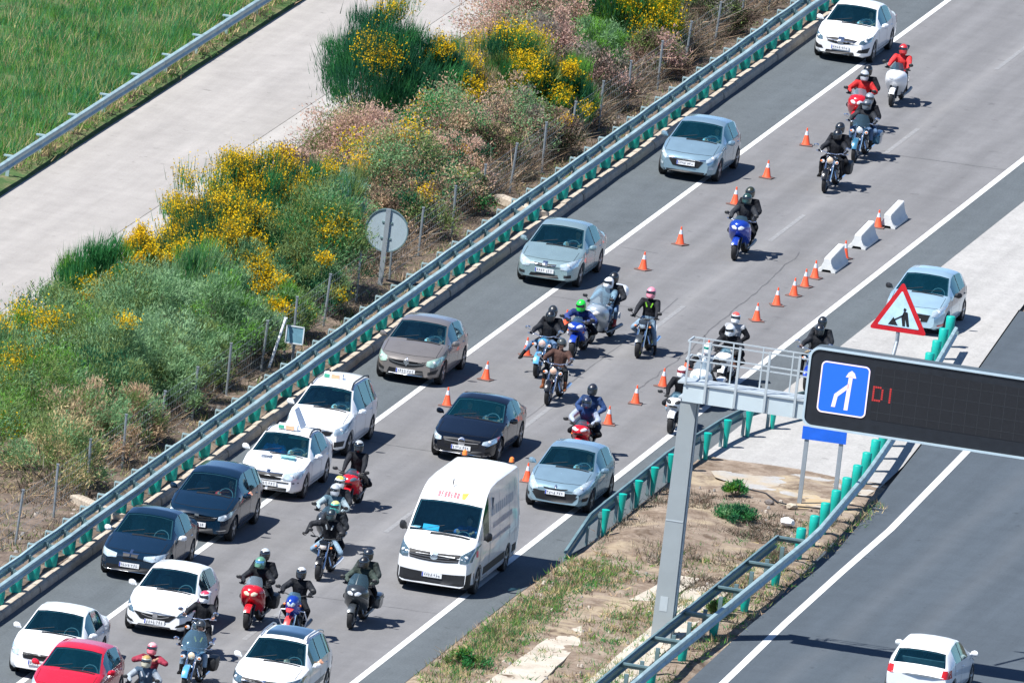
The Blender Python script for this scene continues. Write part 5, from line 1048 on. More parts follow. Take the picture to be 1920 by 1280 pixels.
# taxi gear
TG = plain("taxi_green", (.05, .35, .22), .4); TO = plain("taxi_orange_face", (.75, .42, .25), .4); WB_ = plain("white_board", (.80, .82, .86), .4)
def taxi_light(T, xo, yo, z):
    o = MB().blob([(xo - .26, yo, z, .07, .05), (xo - .25, yo, z + .01, .085, .075), (xo + .25, yo, z + .01, .085, .075), (xo + .26, yo, z, .07, .05)], 'x', 12, 4).build("taxi_light", WB_, T)
    MB().box((xo - .17, yo - .088, z), (.14, .012, .09)).build("green_lamp", TG, o, False); MB().box((xo + .06, yo - .088, z), (.22, .012, .1)).build("orange_face", TO, o, False)
taxi_light(octa, -.05, 2.32 - 2.25, 1.53); taxi_light(lod, -.1, 2.5 - 2.24, 1.73)
ad = MB(); zr = 1.47
ad.add([(-.24, .30, zr), (.24, .30, zr), (.24, 1.0, zr), (-.24, 1.0, zr), (0, .38, zr + .48), (0, .92, zr + .48)], [(0, 1, 4), (1, 2, 5, 4), (2, 3, 5), (3, 0, 4, 5), (0, 3, 2, 1)])
ad.build("advert_board", WB_, octa, False)
for T, zz in ((octa, 1.30), (lod, 1.46)):
    MB().box((.26, -.06 if T is octa else -.22, zz), (.52, .02, .05), 0, 0, -.5).build("sun_strip", plain("aqua_strip", (.25, .62, .55), .5), T, False)
# ------------------------------------------------------------------ the white delivery van
van, pv, tv, prv = car("tall white delivery van with black bumper, red lettering over the windscreen and two orange beacons", 6.28, -38.42, 'van', WHITE, [
    ("grille", BLACKM, A((-.62, .90), (.62, .90), -.05), A((-.66, 1.10), (.66, 1.10), -.015)), ("grille_bar", ALLOY, A((-.63, .99), (.63, .99), -.03), A((-.63, 1.005), (.63, 1.005), -.03)), ("grille_bar", ALLOY, A((-.62, .93), (.62, .93), -.04), A((-.62, .945), (.62, .945), -.04)), ("badge", LAMPG, A((-.095, .95), (.095, .95), -.05), A((-.095, 1.08), (.095, 1.08), .05)),
    ("headlight", LAMPD, seg((.66, .90), (.80, .90), (.93, .93)), seg((.66, 1.08), (.80, 1.17), (.96, 1.28)), 'm'),
    ("lower_bumper", BLACKP, A((-.97, .24), (.97, .24), 0, 9), A((-.97, .62), (.97, .62), -.06, 9))],
    plate_z=.50, name="delivery_van", cat="van", mirror=BLACKP, lower=BLACKP, flow=.66, extras=[('strip', ([(.9, .42), (5.6, .42)], [(.9, .62), (5.6, .62)], (-1, 0, 0), 30, 2, .004)), ('strip', ([(.9, .42), (5.6, .42)], [(.9, .62), (5.6, .62)], (1, 0, 0), 30, 2, .004))])
for sx in (-.62, .62):
    b = MB().lathe_z((sx, 2.85, 2.585), [(0, .085), (.03, .085)], 14).build("beacon", BLACKP, van); MB().lathe_z((sx, 2.85, 2.615), [(0, .07), (.1, .055), (.13, .02)], 14).build("beacon_lens", plain("beacon_orange", (.9, .22, .04), .3), b)
REDT = plain("red_lettering", (.80, .10, .13), .5); ORT = plain("orange_mark", (.85, .35, .06), .5); GRT = plain("grey_lettering", (.42, .44, .47), .6)
def marks(spec, mat, d, name_, raw=True):
    """worn, unreadable lettering laid on the panel: a row of short strokes"""
    to = MB()
    for lo, up in spec: pv(lo, up, d, 3, 2, .004, 0, to)
    return to.build(name_, mat, van, False)
_r = random.Random(2); sp = []
for k in range(7):
    x0 = -.40 + k * .082; w = .06
    for (a, b, c, e) in ([(0, 0, .026, .115)] + ([(0, .09, w, .11)] if k % 2 else [(0, 0, w, .024)]) + ([(w - .026, 0, w, .115)] if k % 3 != 1 else [(0, .05, w, .064)])):
        sp.append(([(x0 + a, 2.245 + b), (x0 + c, 2.245 + b)], [(x0 + a, 2.245 + e), (x0 + c, 2.245 + e)]))
marks(sp, REDT, (0, 1, 0), "front_lettering")
marks([([(.24, 2.24), (.32, 2.24)], [(.20, 2.36), (.38, 2.38)])], ORT, (0, 1, 0), "front_emblem")
sp = []
for k in range(12):
    x0 = -.46 + k * .082; sp.append(([(x0, .50 + .012 * (k % 2)), (x0 + .045, .50)], [(x0 + .004, .555 + .01 * (k % 3)), (x0 + .04, .55)]))
marks(sp, GRT, (0, 0, -1), "bonnet_lettering")
sp = []
for row, (z0, z1, ya, yb, st_) in enumerate([(1.78, 2.02, 2.4, 5.2, .26), (1.45, 1.60, 2.6, 5.0, .15), (1.15, 1.25, 2.4, 4.7, .11)]):
    yq = ya
    while yq < yb:
        w = st_ * _r.uniform(.45, .75); sp.append(([(yq, z0), (yq + w, z0)], [(yq + .02, z1 * _r.uniform(.985, 1.0)), (yq + w * .9, z1)])); yq += st_
marks(sp[:11], GRT, (-1, 0, 0), "side_lettering"); marks(sp[11:], plain("faded_lettering", (.50, .44, .46), .6), (-1, 0, 0), "side_lettering")
marks([([(.62, 1.0), (.80, 1.0)], [(.62, 1.16), (.80, 1.16)])], REDT, (-1, 0, 0), "side_emblem")
for q in (2.2, 3.4, 4.6, 5.3): pv([(q, .7), (q + .02, .7)], [(q + .02, 2.3), (q + .04, 2.3)], (-1, 0, 0), 1, 12, .003).build("panel_seam", plain("seam_grey", (.35, .36, .38), .6), van)
MB().tube([(-.1, -1.0, 2.52), (-.1, -.93, 2.66)], .016, 6).build("aerial", BLACKP, van)
MB().box((-.35, -3.0 + 1.02, 1.53), (.42, .02, .16), 0, 0, -.6).build("dashboard_folder", plain("cyan_folder", (.02, .5, .75), .5), van, False); MB().box((-.75, -1.98, 1.5), (.25, .2, .02)).build("dashboard_paper", WB_, van, False)
MB().box((-.3, -1.28, 1.0), (.3, .24, .02), .2).build("dashboard_paper", WB_, octa, False); MB().box((.28, -1.22, 1.0), (.4, .2, .02), -.1).build("dashboard_paper", plain("aqua_paper", (.3, .75, .8), .5), octa, False)

# ------------------------------------------------------------------ motorcycles
SCREEN = screen_mat("clear_screen", (.62, .74, .80)); SMOKE = screen_mat("smoked_screen", (.18, .30, .36)); BLUESCR = screen_mat("blue_screen", (.30, .52, .66))
STY = dict(
    cruiser=dict(wb=1.62, rf=.335, rr=.325, tw=.062, seat=(.22, .72), grip=(.43, -.30, 1.07), peg=(.30, -.22, .33), pseat=(.60, .82), ppeg=(.24, .50, .36), lean=-4, rake=.34),
    naked=dict(wb=1.45, rf=.305, rr=.31, tw=.07, seat=(.18, .81), grip=(.37, -.36, 1.05), peg=(.20, .22, .38), pseat=(.52, .90), ppeg=(.20, .50, .45), lean=14, rake=.26),
    sport=dict(wb=1.42, rf=.305, rr=.315, tw=.075, seat=(.22, .82), grip=(.31, -.42, .93), peg=(.19, .33, .42), pseat=(.55, .96), ppeg=(.19, .52, .50), lean=38, rake=.24),
    tourer=dict(wb=1.52, rf=.31, rr=.32, tw=.072, seat=(.20, .81), grip=(.38, -.34, 1.07), peg=(.22, .16, .36), pseat=(.60, .88), ppeg=(.21, .52, .42), lean=15, rake=.27),
    scooter=dict(wb=1.5, rf=.26, rr=.26, tw=.062, seat=(.24, .76), grip=(.35, -.40, 1.06), peg=(.17, -.12, .30), pseat=(.64, .86), ppeg=(.20, .40, .36), lean=2, rake=.28),
    adv=dict(wb=1.55, rf=.335, rr=.315, tw=.06, seat=(.20, .86), grip=(.43, -.30, 1.17), peg=(.22, .10, .38), pseat=(.60, .92), ppeg=(.21, .48, .46), lean=4, rake=.28))
def motorcycle(label, x, y, style, col, col2=None, screen=None, bags=None, topbox=None, lampm=LAMPW, rimm=None, rz=0.0, chrome=None, fender=None, bars=None, steer=0.0):
    q = STY[style]; wb, rf, rr, tw = q['wb'], q['rf'], q['rr'], q['tw']; yf, yr = -wb / 2, wb / 2
    T = thing("motorcycle", label, "motorcycle", (x, y + wb / 2, .004), rz, "motorcycles riding down the lanes"); col2 = col2 or col; chrome = chrome or (CHROME if style == 'cruiser' else DARKM); rimm = rimm or (ALLOY if style != 'cruiser' else CHROME)
    def wheel(nm, yc, r, w, disc=True):
        a = [(-w * .55, r - .085), (-w, r - .06), (-w * .85, r - .02), (-w * .35, r), (w * .35, r), (w * .85, r - .02), (w, r - .06), (w * .55, r - .085)]
        t = MB().lathe_x((0, yc, r), a, 28).build(nm, TYRE, T); m = MB()
        m.lathe_x((0, yc, r), [(-w * .6, r - .08), (-w * .6, r - .10), (w * .6, r - .10), (w * .6, r - .08)], 24); m.lathe_x((0, yc, r), [(-.05, .03), (-.05, .045), (.05, .045), (.05, .03)], 12)
        ns = 14 if style == 'cruiser' else 6
        for k in range(ns): a_ = 2 * math.pi * k / ns; m.tube([(.03 * (-1) ** k, yc + .04 * math.cos(a_), r + .04 * math.sin(a_)), (0, yc + (r - .095) * math.cos(a_), r + (r - .095) * math.sin(a_))], .007 if ns > 10 else .016, 5)
        m.build("rim", rimm, t)
        if disc:
            for sx in (-.075, .075): MB().lathe_x((sx, yc, r), [(-.003, .06), (-.003, .145), (.003, .145), (.003, .06)], 22).build("brake_disc", STEEL, t)
    wheel("front_wheel", yf, rf, tw); wheel("rear_wheel", yr, rr, tw * (1.45 if style != 'scooter' else 1.1), False)
    gx, gy, gz = q['grip']; hy, hz = gy - .03, gz - .09             # steering head
    fm = MB()
    for sx in (-.10, .10): fm.tube([(sx, yf, rf), (sx, yf * .6 + hy * .4, rf * .6 + hz * .4), (sx, hy - .02, hz)], [.032, .03, .022], 8)
    fm.box((0, hy - .03, hz - .02), (.26, .07, .04)).box((0, hy - .07, hz - .17), (.26, .07, .04)); fm.build("fork", CHROME if style in ('cruiser', 'adv', 'naked') else DARKM, T)
    # front mudguard hugging the tyre
    g = MB(); a0, a1 = (20, 165) if style == 'cruiser' else (35, 150); rs = []
    for a_ in np.linspace(R(a0), R(a1), 9):
        rs.append([(sx * (tw + .02), yf + (rf + d) * math.cos(a_), rf + (rf + d) * math.sin(a_)) for sx, d in ((-1, -.03), (-.9, .022), (0, .04), (.9, .022), (1, -.03), (.9, .012), (0, .028), (-.9, .012))])
    g.rings(rs); g.build("front_mudguard", fender or col, T)
    # frame and engine
    e = MB()
    if style != 'scooter':
        e.blob([(-.33, 0, .46, .12, .12), (-.25, 0, .46, .17, .17), (0, 0, .45, .19, .18), (.2, 0, .44, .16, .14), (.28, 0, .44, .1, .08)], 'y', 12, 3.2)
        if style == 'cruiser':
            for y0, dy in ((-.08, -.14), (.06, .16)):
                e.tube([(0, y0, .50), (0, y0 + dy * .5, .64), (0, y0 + dy, .77)], [.10, .105, .095], 10)
                for k in range(4): t = .3 + k * .17; e.lathe_z((0, y0 + dy * t, .50 + .27 * t), [(-.008, .03), (-.008, .125), (.008, .125), (.008, .03)], 14)
            e.lathe_x((.17, -.02, .62), [(-.03, .05), (-.02, .09), (.02, .09), (.03, .05)], 16)
        else: e.box((0, -.12, .62), (.26, .26, .16), 0, 0, .25)
    else: e.blob([(.1, 0, .40, .14, .14), (.3, 0, .38, .17, .17), (.62, 0, .34, .15, .14), (.72, 0, .32, .08, .08)], 'y', 10, 3)
    e.build("engine", STEEL if style == 'cruiser' else DARKM, T)
    f = MB()
    for sx in (-.11, .11):
        f.tube([(sx * .5, hy, hz - .05), (sx, -.25, .74), (sx, .25, .66), (sx * .9, .62, .74)], .022, 6); f.tube([(sx * .5, hy, hz - .15), (sx * 1.3, -.36, .45), (sx * 1.3, -.1, .24), (sx * 1.3, .25, .26)], .02, 6); f.tube([(sx * 1.2, .22, .40), (sx * 1.1, yr, rr)], .028, 6)
    for sx in (-1, 1):
        f.tube([(sx * .12, q['peg'][1], q['peg'][2]), (sx * q['peg'][0], q['peg'][1], q['peg'][2])], .016, 6); f.tube([(sx * .14, .5, .85), (sx * .14, yr - .03, rr)], .025, 6)
    f.build("frame", DARKM, T)
    sy, sz = q['seat']; py, pz = q['pseat']
    # tank
    t = MB()
    if style == 'cruiser': t.blob([(-.50, 0, .88, .05, .04), (-.44, 0, .89, .12, .09), (-.28, 0, .88, .175, .12), (-.08, 0, .85, .16, .105), (.06, 0, .80, .09, .07), (.12, 0, .78, .03, .03)], 'y', 14, 2.3)
    elif style == 'scooter': t.blob([(-.05, 0, .50, .10, .08), (.08, 0, .56, .15, .14), (.3, 0, .60, .17, .14), (.5, 0, .66, .16, .13)], 'y', 12, 2.6)
    else: t.blob([(-.42, 0, .87, .07, .06), (-.36, 0, .89, .15, .10), (-.20, 0, .89, .17, .12), (-.02, 0, .86, .13, .10), (.08, 0, .82, .08, .06)], 'y', 14, 2.5)
    t.build("fuel_tank" if style != 'scooter' else "body_shell", col, T)
    s_ = MB(); zz = sz - .05
    s_.blob([(sy - .22, 0, zz + .02, .07, .035), (sy - .12, 0, zz, .13, .045), (sy + .08, 0, zz, .17, .055), (sy + .16, 0, zz + .04, .15, .06), ((sy + py) / 2 + .06, 0, (zz + pz - .05) / 2 + .05, .13, .05), (py, 0, pz - .05, .13, .045), (py + .18, 0, pz - .03, .10, .03)], 'y', 12, 2.8); s_.build("seat", LEATHER, T)
    tl = MB()
    if style == 'cruiser':
        rs = []
        for a_ in np.linspace(R(5), R(150), 9): rs.append([(sx * .115, yr + (rr + d) * math.cos(a_), rr + (rr + d) * math.sin(a_)) for sx, d in ((-1, -.05), (-.9, .04), (0, .065), (.9, .04), (1, -.05), (.9, .03), (0, .05), (-.9, .03))])
        tl.rings(rs)
    else: tl.blob([(sy, 0, zz - .06, .14, .06), (py - .1, 0, pz - .13, .15, .07), (py + .15, 0, pz - .10, .11, .06), (py + .32, 0, pz - .06, .04, .03)], 'y', 12, 2.6)
    tl.build("tail", col2 if style != 'cruiser' else col, T); MB().box((0, py + .30 if style != 'cruiser' else yr + .30, (pz - .08) if style != 'cruiser' else .62), (.14, .04, .05)).build("tail_light", REDL, T)
    # handlebar, grips, mirrors, indicators
    h = MB(); rise = {'cruiser': .05, 'adv': .06, 'naked': .03}.get(style, 0)
    h.tube([(-gx, gy, gz), (-gx * .62, gy - .03, gz + .01), (-gx * .3, hy + .0, gz - .03 + rise * 0), (gx * .3, hy, gz - .03), (gx * .62, gy - .03, gz + .01), (gx, gy, gz)], .013, 7)
    for sx in (-1, 1): h.tube([(sx * gx * .68, gy - .025, gz), (sx * (gx + .03), gy + .01, gz)], .019, 8)
    for sx in (-1, 1): h.tube([(sx * gx * .7, gy - .09, gz - .005), (sx * gx * .95, gy - .08, gz - .01)], .007, 5); h.tube([(sx * gx * .7, gy - .02, gz - .005), (sx * gx * .7, gy - .09, gz - .005)], .009, 5)
    h.build("handlebar", chrome, T)
    for sx in (-1, 1):
        m = MB(); mx, my, mz = sx * (gx * .82 + .10), gy - .10, gz + .17
        if style in ('sport',): mx, my, mz = sx * .42, -.62, 1.07
        m.tube([(sx * gx * (.7 if style != 'sport' else .5), gy - .03 if style != 'sport' else -.60, gz if style != 'sport' else .98), (mx, my, mz)], .008, 5); m.blob([(my - .025, mx, mz, .045, .028), (my, mx, mz, .075, .05), (my + .015, mx, mz, .07, .045)], 'y', 10, 2.3); m.build("mirror", chrome if style == 'cruiser' else BLACKP, T)
        MB().ball((sx * (.20 if style != 'cruiser' else .22), yf + .20 if style != 'sport' else -.62, hz - .13), (.035, .03, .03), 8, 6).build("indicator", AMBER, T)
    # lamp, fairing, screen
    if style in ('cruiser', 'naked'):
        ly, lz = hy - .17, hz - .10; MB().blob([(ly + .14, 0, lz, .03, .03), (ly + .08, 0, lz, .085, .085), (ly, 0, lz, .10, .10), (ly - .02, 0, lz, .10, .10)], 'y', 16, 2).build("headlight", chrome if style == 'cruiser' else BLACKP, T); MB().blob([(ly - .015, 0, lz, .092, .092), (ly - .035, 0, lz, .07, .07), (ly - .045, 0, lz, .02, .02)], 'y', 16, 2).build("headlight_lens", lampm, T)
        if style == 'cruiser':
            for sx in (-.20, .20): MB().blob([(ly + .06, sx, lz - .05, .03, .03), (ly, sx, lz - .05, .055, .055), (ly - .02, sx, lz - .05, .05, .05), (ly - .035, sx, lz - .05, .02, .02)], 'y', 12, 2).build("spot_lamp", LAMPW, T)
        else: MB().blob([(ly + .05, 0, lz + .12, .10, .03), (ly - .02, 0, lz + .11, .12, .05), (ly - .05, 0, lz + .07, .09, .03)], 'y', 12, 2.5).build("fly_screen", col, T)
    elif style == 'sport':
        MB().blob([(-.86, 0, .80, .03, .03), (-.81, 0, .82, .13, .08), (-.70, 0, .82, .205, .14), (-.55, 0, .76, .24, .21), (-.35, 0, .66, .245, .27), (-.10, 0, .56, .225, .27), (.10, 0, .48, .18, .21), (.22, 0, .44, .10, .12)], 'y', 16, 2.5).build("fairing", col, T)
        for sx in (-1, 1):
            MB().blob([(-.845, sx * .075, .845, .03, .02), (-.80, sx * .10, .86, .075, .042), (-.74, sx * .135, .875, .07, .045)], 'y', 10, 2.2).build("headlight", lampm, T)
            MB().blob([(-.50, sx * .235, .66, .02, .07), (-.30, sx * .25, .60, .02, .10), (-.05, sx * .228, .52, .02, .08)], 'y', 8, 2.5).build("side_panel", col2, T)
        MB().blob([(-.87, 0, .77, .05, .012), (-.80, 0, .735, .12, .03)], 'y', 10, 3).build("air_intake", BLACKM, T)
    elif style in ('tourer', 'scooter', 'adv'):
        k = {'tourer': 1.0, 'scooter': 1.02, 'adv': .62}[style]; zo = {'tourer': .0, 'scooter': -.06, 'adv': .08}[style]
        MB().blob([(-.84, 0, .90 + zo, .05 * k, .06), (-.80, 0, .91 + zo, .15 * k, .13), (-.70, 0, .90 + zo, .24 * k, .20), (-.54, 0, .84 + zo, .30 * k, .27), (-.38, 0, .76 + zo * .5, .32 * k, .32 if style != 'adv' else .12)] + ([(-.15, 0, .62, .29 * k, .31), (.05, 0, .50, .22, .22)] if style == 'tourer' else [(-.30, 0, .58, .26, .30), (-.24, 0, .50, .2, .25)] if style == 'scooter' else []), 'y', 16, 2.6).build("fairing", col, T)
        for sx in (-1, 1): MB().blob([(-.85, sx * .05 * k, .90 + zo, .03, .03), (-.815, sx * .08 * k, .92 + zo, .075 * k, .06), (-.75, sx * .12 * k, .93 + zo, .07 * k, .055)], 'y', 10, 2.2).build("headlight", lampm, T)
        if style == 'adv':
            MB().blob([(-1.02, 0, .84, .05, .012), (-.9, 0, .87, .09, .02), (-.7, 0, .90, .10, .03)], 'y', 10, 3).build("beak", fender or col2, T); m = MB()
            for sx in (-1, 1): m.tube([(sx * .08, -.42, .80), (sx * .30, -.42, .78), (sx * .36, -.30, .55), (sx * .30, -.22, .36), (sx * .1, -.25, .32)], .02, 7); m.tube([(sx * .36, -.30, .56), (sx * .2, .05, .50)], .017, 6)
            m.build("crash_bars", paint("white_bar_paint", (.75, .75, .77)), T)
    if style == 'scooter': MB().blob([(-.25, 0, .27, .20, .035), (0, 0, .26, .22, .04), (.2, 0, .28, .18, .04)], 'y', 10, 4).build("footboard", BLACKP, T)
    if screen:
        mt, w, hgt, back = screen[:4]; z0, y0 = {'sport': (.92, -.70), 'tourer': (1.0, -.62), 'scooter': (.95, -.62), 'adv': (1.02, -.62), 'cruiser': (.98, -.52), 'naked': (1.0, -.55)}[style]; g = []; nu, nv = 10, 8
        for v in np.linspace(0, 1, nv + 1):
            ww = w * (1 - .42 * v ** 2.2)
            for u in np.linspace(-1, 1, nu + 1): g.append((u * ww, y0 + back * v + .16 * (w / .25) * u * u * (1 - .3 * v), z0 + hgt * (v - .12 * v * v * u * u)))
        fs = [(b * (nu + 1) + a, b * (nu + 1) + a + 1, (b + 1) * (nu + 1) + a + 1, (b + 1) * (nu + 1) + a) for b in range(nv) for a in range(nu)]
        MB().add(g, fs).build("windscreen", mt, T)
    # exhausts
    for sx in ((1, -1) if style in ('cruiser', 'tourer') else (1,)):
        x_ = MB()
        if style == 'sport': x_.tube([(sx * .14, .1, .30), (sx * .19, .35, .40), (sx * .21, .85, .62)], [.03, .05, .055], 10)
        else: x_.tube([(sx * .12, -.30, .55), (sx * .20, -.34, .36), (sx * .20, -.1, .25), (sx * .21, .25, .27), (sx * .22, .55, .30), (sx * .22, .95, .34)], [.022, .024, .026, .03, .05, .05], 9)
        x_.build("exhaust", CHROME if style in ('cruiser', 'naked') else STEEL, T)
    if bags:
        for sx in (-1, 1):
            b = MB().blob([(.34, sx * .33, .56, .07, .10), (.38, sx * .34, .56, .115, .17), (.62, sx * .345, .56, .125, .19), (.86, sx * .335, .57, .11, .17), (.90, sx * .33, .57, .06, .10)], 'y', 12, 5).build("pannier", bags, T); MB().box((sx * .40, .62, .63), (.115, .53, .02)).build("lid_seam", BLACKM, b, False)
    if topbox: MB().blob([(.90, 0, py * .35, .15, .12)] and [(.90, 0, 1.20, .18, .12), (.94, 0, 1.21, .25, .18), (1.1, 0, 1.22, .26, .19), (1.27, 0, 1.20, .21, .14), (1.31, 0, 1.19, .12, .08)], 'y', 14, 3.2).build("top_box", topbox, T)
    pl = MB().box((0, yf + .06 if False else yr + (.40 if style == 'cruiser' else .36), .55), (.2, .012, .16)).build("licence_plate", PLATE, T, False)
    return T

# ------------------------------------------------------------------ people: one continuous body each, clothed by colour; helmets and gloves are children
def ell_tube(mb, pts, rad, n=12):
    pts = [Vector(p) for p in pts]; out = []
    for k, p in enumerate(pts):
        t = (pts[min(k + 1, len(pts) - 1)] - pts[max(k - 1, 0)]).normalized(); ax = Vector((1, 0, 0)); b = t.cross(ax).normalized(); a = b.cross(t).normalized()
        out.append([p + a * (rad[k][0] * math.cos(2 * math.pi * i / n)) + b * (rad[k][1] * math.sin(2 * math.pi * i / n)) for i in range(n)])
    return mb.rings(out)
def ik(a, b, l1, l2, pole):
    a, b = Vector(a), Vector(b); d = b - a; D = d.length
    if D > (l1 + l2) * .995: b = a + d * ((l1 + l2) * .995 / D); d = b - a; D = d.length
    x_ = (l1 * l1 - l2 * l2 + D * D) / (2 * D); h = math.sqrt(max(0, l1 * l1 - x_ * x_)); u = d / D; pv_ = Vector(pole); pv_ = (pv_ - u * pv_.dot(u)).normalized()
    return a + u * x_ + pv_ * h, b
def limb(mb, pts, rs, n=10):
    P = [Vector(p) for p in pts]; s0 = (P[0] - P[1]).normalized() * rs[0] * .6; s1 = (P[-1] - P[-2]).normalized() * rs[-1] * .6
    mb.tube([P[0] + s0] + P + [P[-1] + s1], [rs[0] * .6] + list(rs) + [rs[-1] * .6], n)
def glove_mesh(side, mat, name):
    mb = MB(); mb.blob([(-.046, .03, .020, .022, .012), (-.040, .03, .022, .034, .018), (.040, .03, .022, .034, .018), (.046, .03, .02, .022, .012)], 'x', 10, 3)
    mb.tube([(0, .05, .022), (0, .09, .03), (0, .12, .035)], [.03, .036, .04], 9)
    for k, ln in enumerate((.86, 1.0, .95, .76)):
        xx = (-.033 + .022 * k) * side; a = np.linspace(R(45), R(45 + 185 * ln), 6); mb.tube([(xx, .031 * math.cos(t), .031 * math.sin(t)) for t in a], [.0115, .0115, .011, .0105, .0095, .008], 6)
    mb.tube([(-side * .044, .035, .012), (-side * .055, .012, -.010), (-side * .048, -.012, -.026), (-side * .03, -.024, -.028)], [.013, .0125, .0115, .009], 6)
    return mb.mesh(name, mat)
CLOTH = {}
def cloth(c, rough=.75):
    if c not in CLOTH:
        m, nt, b = nmat("cloth_%d" % len(CLOTH)); v = objco(nt); f = noise(nt, 7, 4, .65, v)
        L(nt, ramp(nt, f, [(.3, tuple(x * .7 for x in c)), (.7, tuple(x * 1.2 for x in c))]), b.inputs["Base Color"]); b.inputs["Roughness"].default_value = rough; b.inputs["Specular IOR Level"].default_value = .18
        bump(nt, b, noise(nt, 11, 3, .5, objco(nt, (1, 1, .6))), .9, .05); CLOTH[c] = m
    return CLOTH[c]
GLV = {}
def glove(side, mat):
    if (side, mat.name) not in GLV: GLV[(side, mat.name)] = glove_mesh(side, mat, "glove")
    return GLV[(side, mat.name)]
_HC = {}
def shell(c): 
    if c not in _HC: _HC[c] = paint("helmet_shell_%d" % len(_HC), c)
    return _HC[c]
VIS = plain("visor_dark", (.01, .014, .02), .06, 0, .1, 5, 1.0); VISB = plain("visor_mirror_blue", (.16, .42, .62), .1, .7, .2, 5, 1.0)
BODIES = []
HEAD_R = (.128, .152, .150)
def cap_patch(az0, az1, el0, el1, k, nu=12, nv=6, r=HEAD_R):
    g = []
    for e_ in np.linspace(R(el0), R(el1), nv + 1):
        for a_ in np.linspace(R(az0), R(az1), nu + 1):
            p = [(-math.cos(e_) * math.sin(-a_)) * r[0], -math.cos(e_) * math.cos(a_) * r[1], math.sin(e_) * r[2]]; g.append((p[0] * k, p[1] * k, p[2] * k + .015))
    return MB().add(g, [(b * (nu + 1) + a, b * (nu + 1) + a + 1, (b + 1) * (nu + 1) + a + 1, (b + 1) * (nu + 1) + a) for b in range(nv) for a in range(nu)])
def person(label, at, rz, pelvis, lean, hands, feet, jacket, trousers, boots=(.010, .010, .010), hel=None, hel2=None, visor=VIS, open_face=False, headpitch=0, headyaw=0, gl=None, vest=None, sleeves=None, hair=None, elbow=None, group="people on the motorcycles", scale=1.0, shoulder=.19, pack=None, bulk=1.10, marks=None):
    """pelvis (x,y,z), lean in degrees forward (towards -y), hands and feet as points, all in the vehicle's own axes"""
    if headyaw == 0: headyaw = random.uniform(-22, 22); headpitch = headpitch + random.uniform(0, 8)
    P = Vector(pelvis); a = R(lean); dr = Vector((0, -math.sin(a), math.cos(a)))
    at_ = lambda t: P + dr * t * scale
    neck = at_(.52); hd = neck + Vector((0, -.045 - .03 * math.sin(a), .165)) * scale; mb = MB(); seg_ = []
    S = lambda *q: seg_.append(q)
    b = bulk
    ell_tube(mb, [at_(-.10), at_(-.04), at_(.08), at_(.18), at_(.34), at_(.44), at_(.50)], [(.12, .09), (.175, .125), (.17 * b, .12 * b), (.158 * b, .112 * b), (.19 * b, .13 * b), (.175 * b, .11 * b), (.09, .08)])
    limb(mb, [at_(.46), neck + Vector((0, -.02, .07))], [.065, .06]); S(at_(.50), neck + Vector((0, -.03, .08)), .06, 3)
    mb.ball(hd, (.078, .098, .115), 12, 9); mb.tube([hd + Vector((0, -.088, .02)), hd + Vector((0, -.115, -.018)), hd + Vector((0, -.09, -.03))], [.012, .02, .012], 6); S(hd + Vector((0, 0, .05)), hd + Vector((0, -.02, -.06)), .11, 3)
    S(at_(.12), at_(.36), .16, 0); S(at_(.38), at_(.47), .13, 0); S(at_(-.06), at_(.02), .15, 1)
    gm = gl or LEATHER; hand_pts = []
    for k, sx in enumerate((-1, 1)):
        sh = at_(.45) + Vector((sx * shoulder * scale, 0, 0)); hnd = Vector(hands[k]); wr = hnd + (sh - hnd).normalized() * .075
        pole = (sx * .9, .35, -.45) if elbow is None else elbow[k]
        el, wr = ik(sh, wr, .30 * scale, .27 * scale, pole)
        limb(mb, [at_(.43) + Vector((sx * .11, 0, 0)), sh, el], [.09, .088 * b, .066 * b]); limb(mb, [el, wr], [.066 * b, .050]); limb(mb, [wr, wr + (hnd - wr) * .5], [.036, .032])
        S(sh, el, .06, 2); S(el, wr, .05, 2); S(at_(.44) + Vector((sx * .1, 0, 0)), sh, .08, 0); hand_pts.append((hnd, (hnd - el).normalized()))
        hip = P + Vector((sx * .095, -.01, -.02)); ft = Vector(feet[k]); ank = ft + Vector((0, .05, .09)); kn, ank = ik(hip, ank, .44 * scale, .43 * scale, (sx * .45, -1.0, .75))
        limb(mb, [hip, kn], [.098, .068]); limb(mb, [kn, (kn * .55 + ank * .45), ank], [.066, .062, .047])
        mb.blob([(ank.y + .06, ank.x, ank.z - .05, .035, .035), (ank.y + .04, ank.x, ank.z - .045, .045, .05), (ank.y - .06, ank.x + sx * .01, ank.z - .05, .05, .045), (ank.y - .16, ank.x + sx * .02, ank.z - .062, .045, .032), (ank.y - .20, ank.x + sx * .022, ank.z - .066, .025, .02)], 'y', 10, 2.6)
        S(hip, kn, .08, 1); S(kn, kn * .45 + ank * .55, .06, 1); S(kn * .4 + ank * .6, ank, .05, 4); S(ank, ank + Vector((0, -.18, -.06)), .05, 4)
    if vest: S(at_(.20) + dr.cross(Vector((1, 0, 0))) * -.10, at_(.40) + dr.cross(Vector((1, 0, 0))) * -.10, .135, 5)
    mats = [cloth(jacket), cloth(trousers), cloth(sleeves or tuple(min(1, x * 1.7 + .008) for x in jacket)), SKIN, cloth(boots, .5), cloth(vest or jacket)]
    me = mb.mesh("person", mats, True); o = bpy.data.objects.new("person", me); COL.objects.link(o); o.location = at; o.rotation_euler = (0, 0, rz); tag(o, label, "person", group)
    m = o.modifiers.new("join", 'REMESH'); m.mode = 'VOXEL'; m.voxel_size = .0185; m2 = o.modifiers.new("soft", 'SMOOTH'); m2.iterations = 4; m2.factor = .5
    BODIES.append((o, [(Vector(p_), Vector(q_), r_, mi) for p_, q_, r_, mi in seg_]))
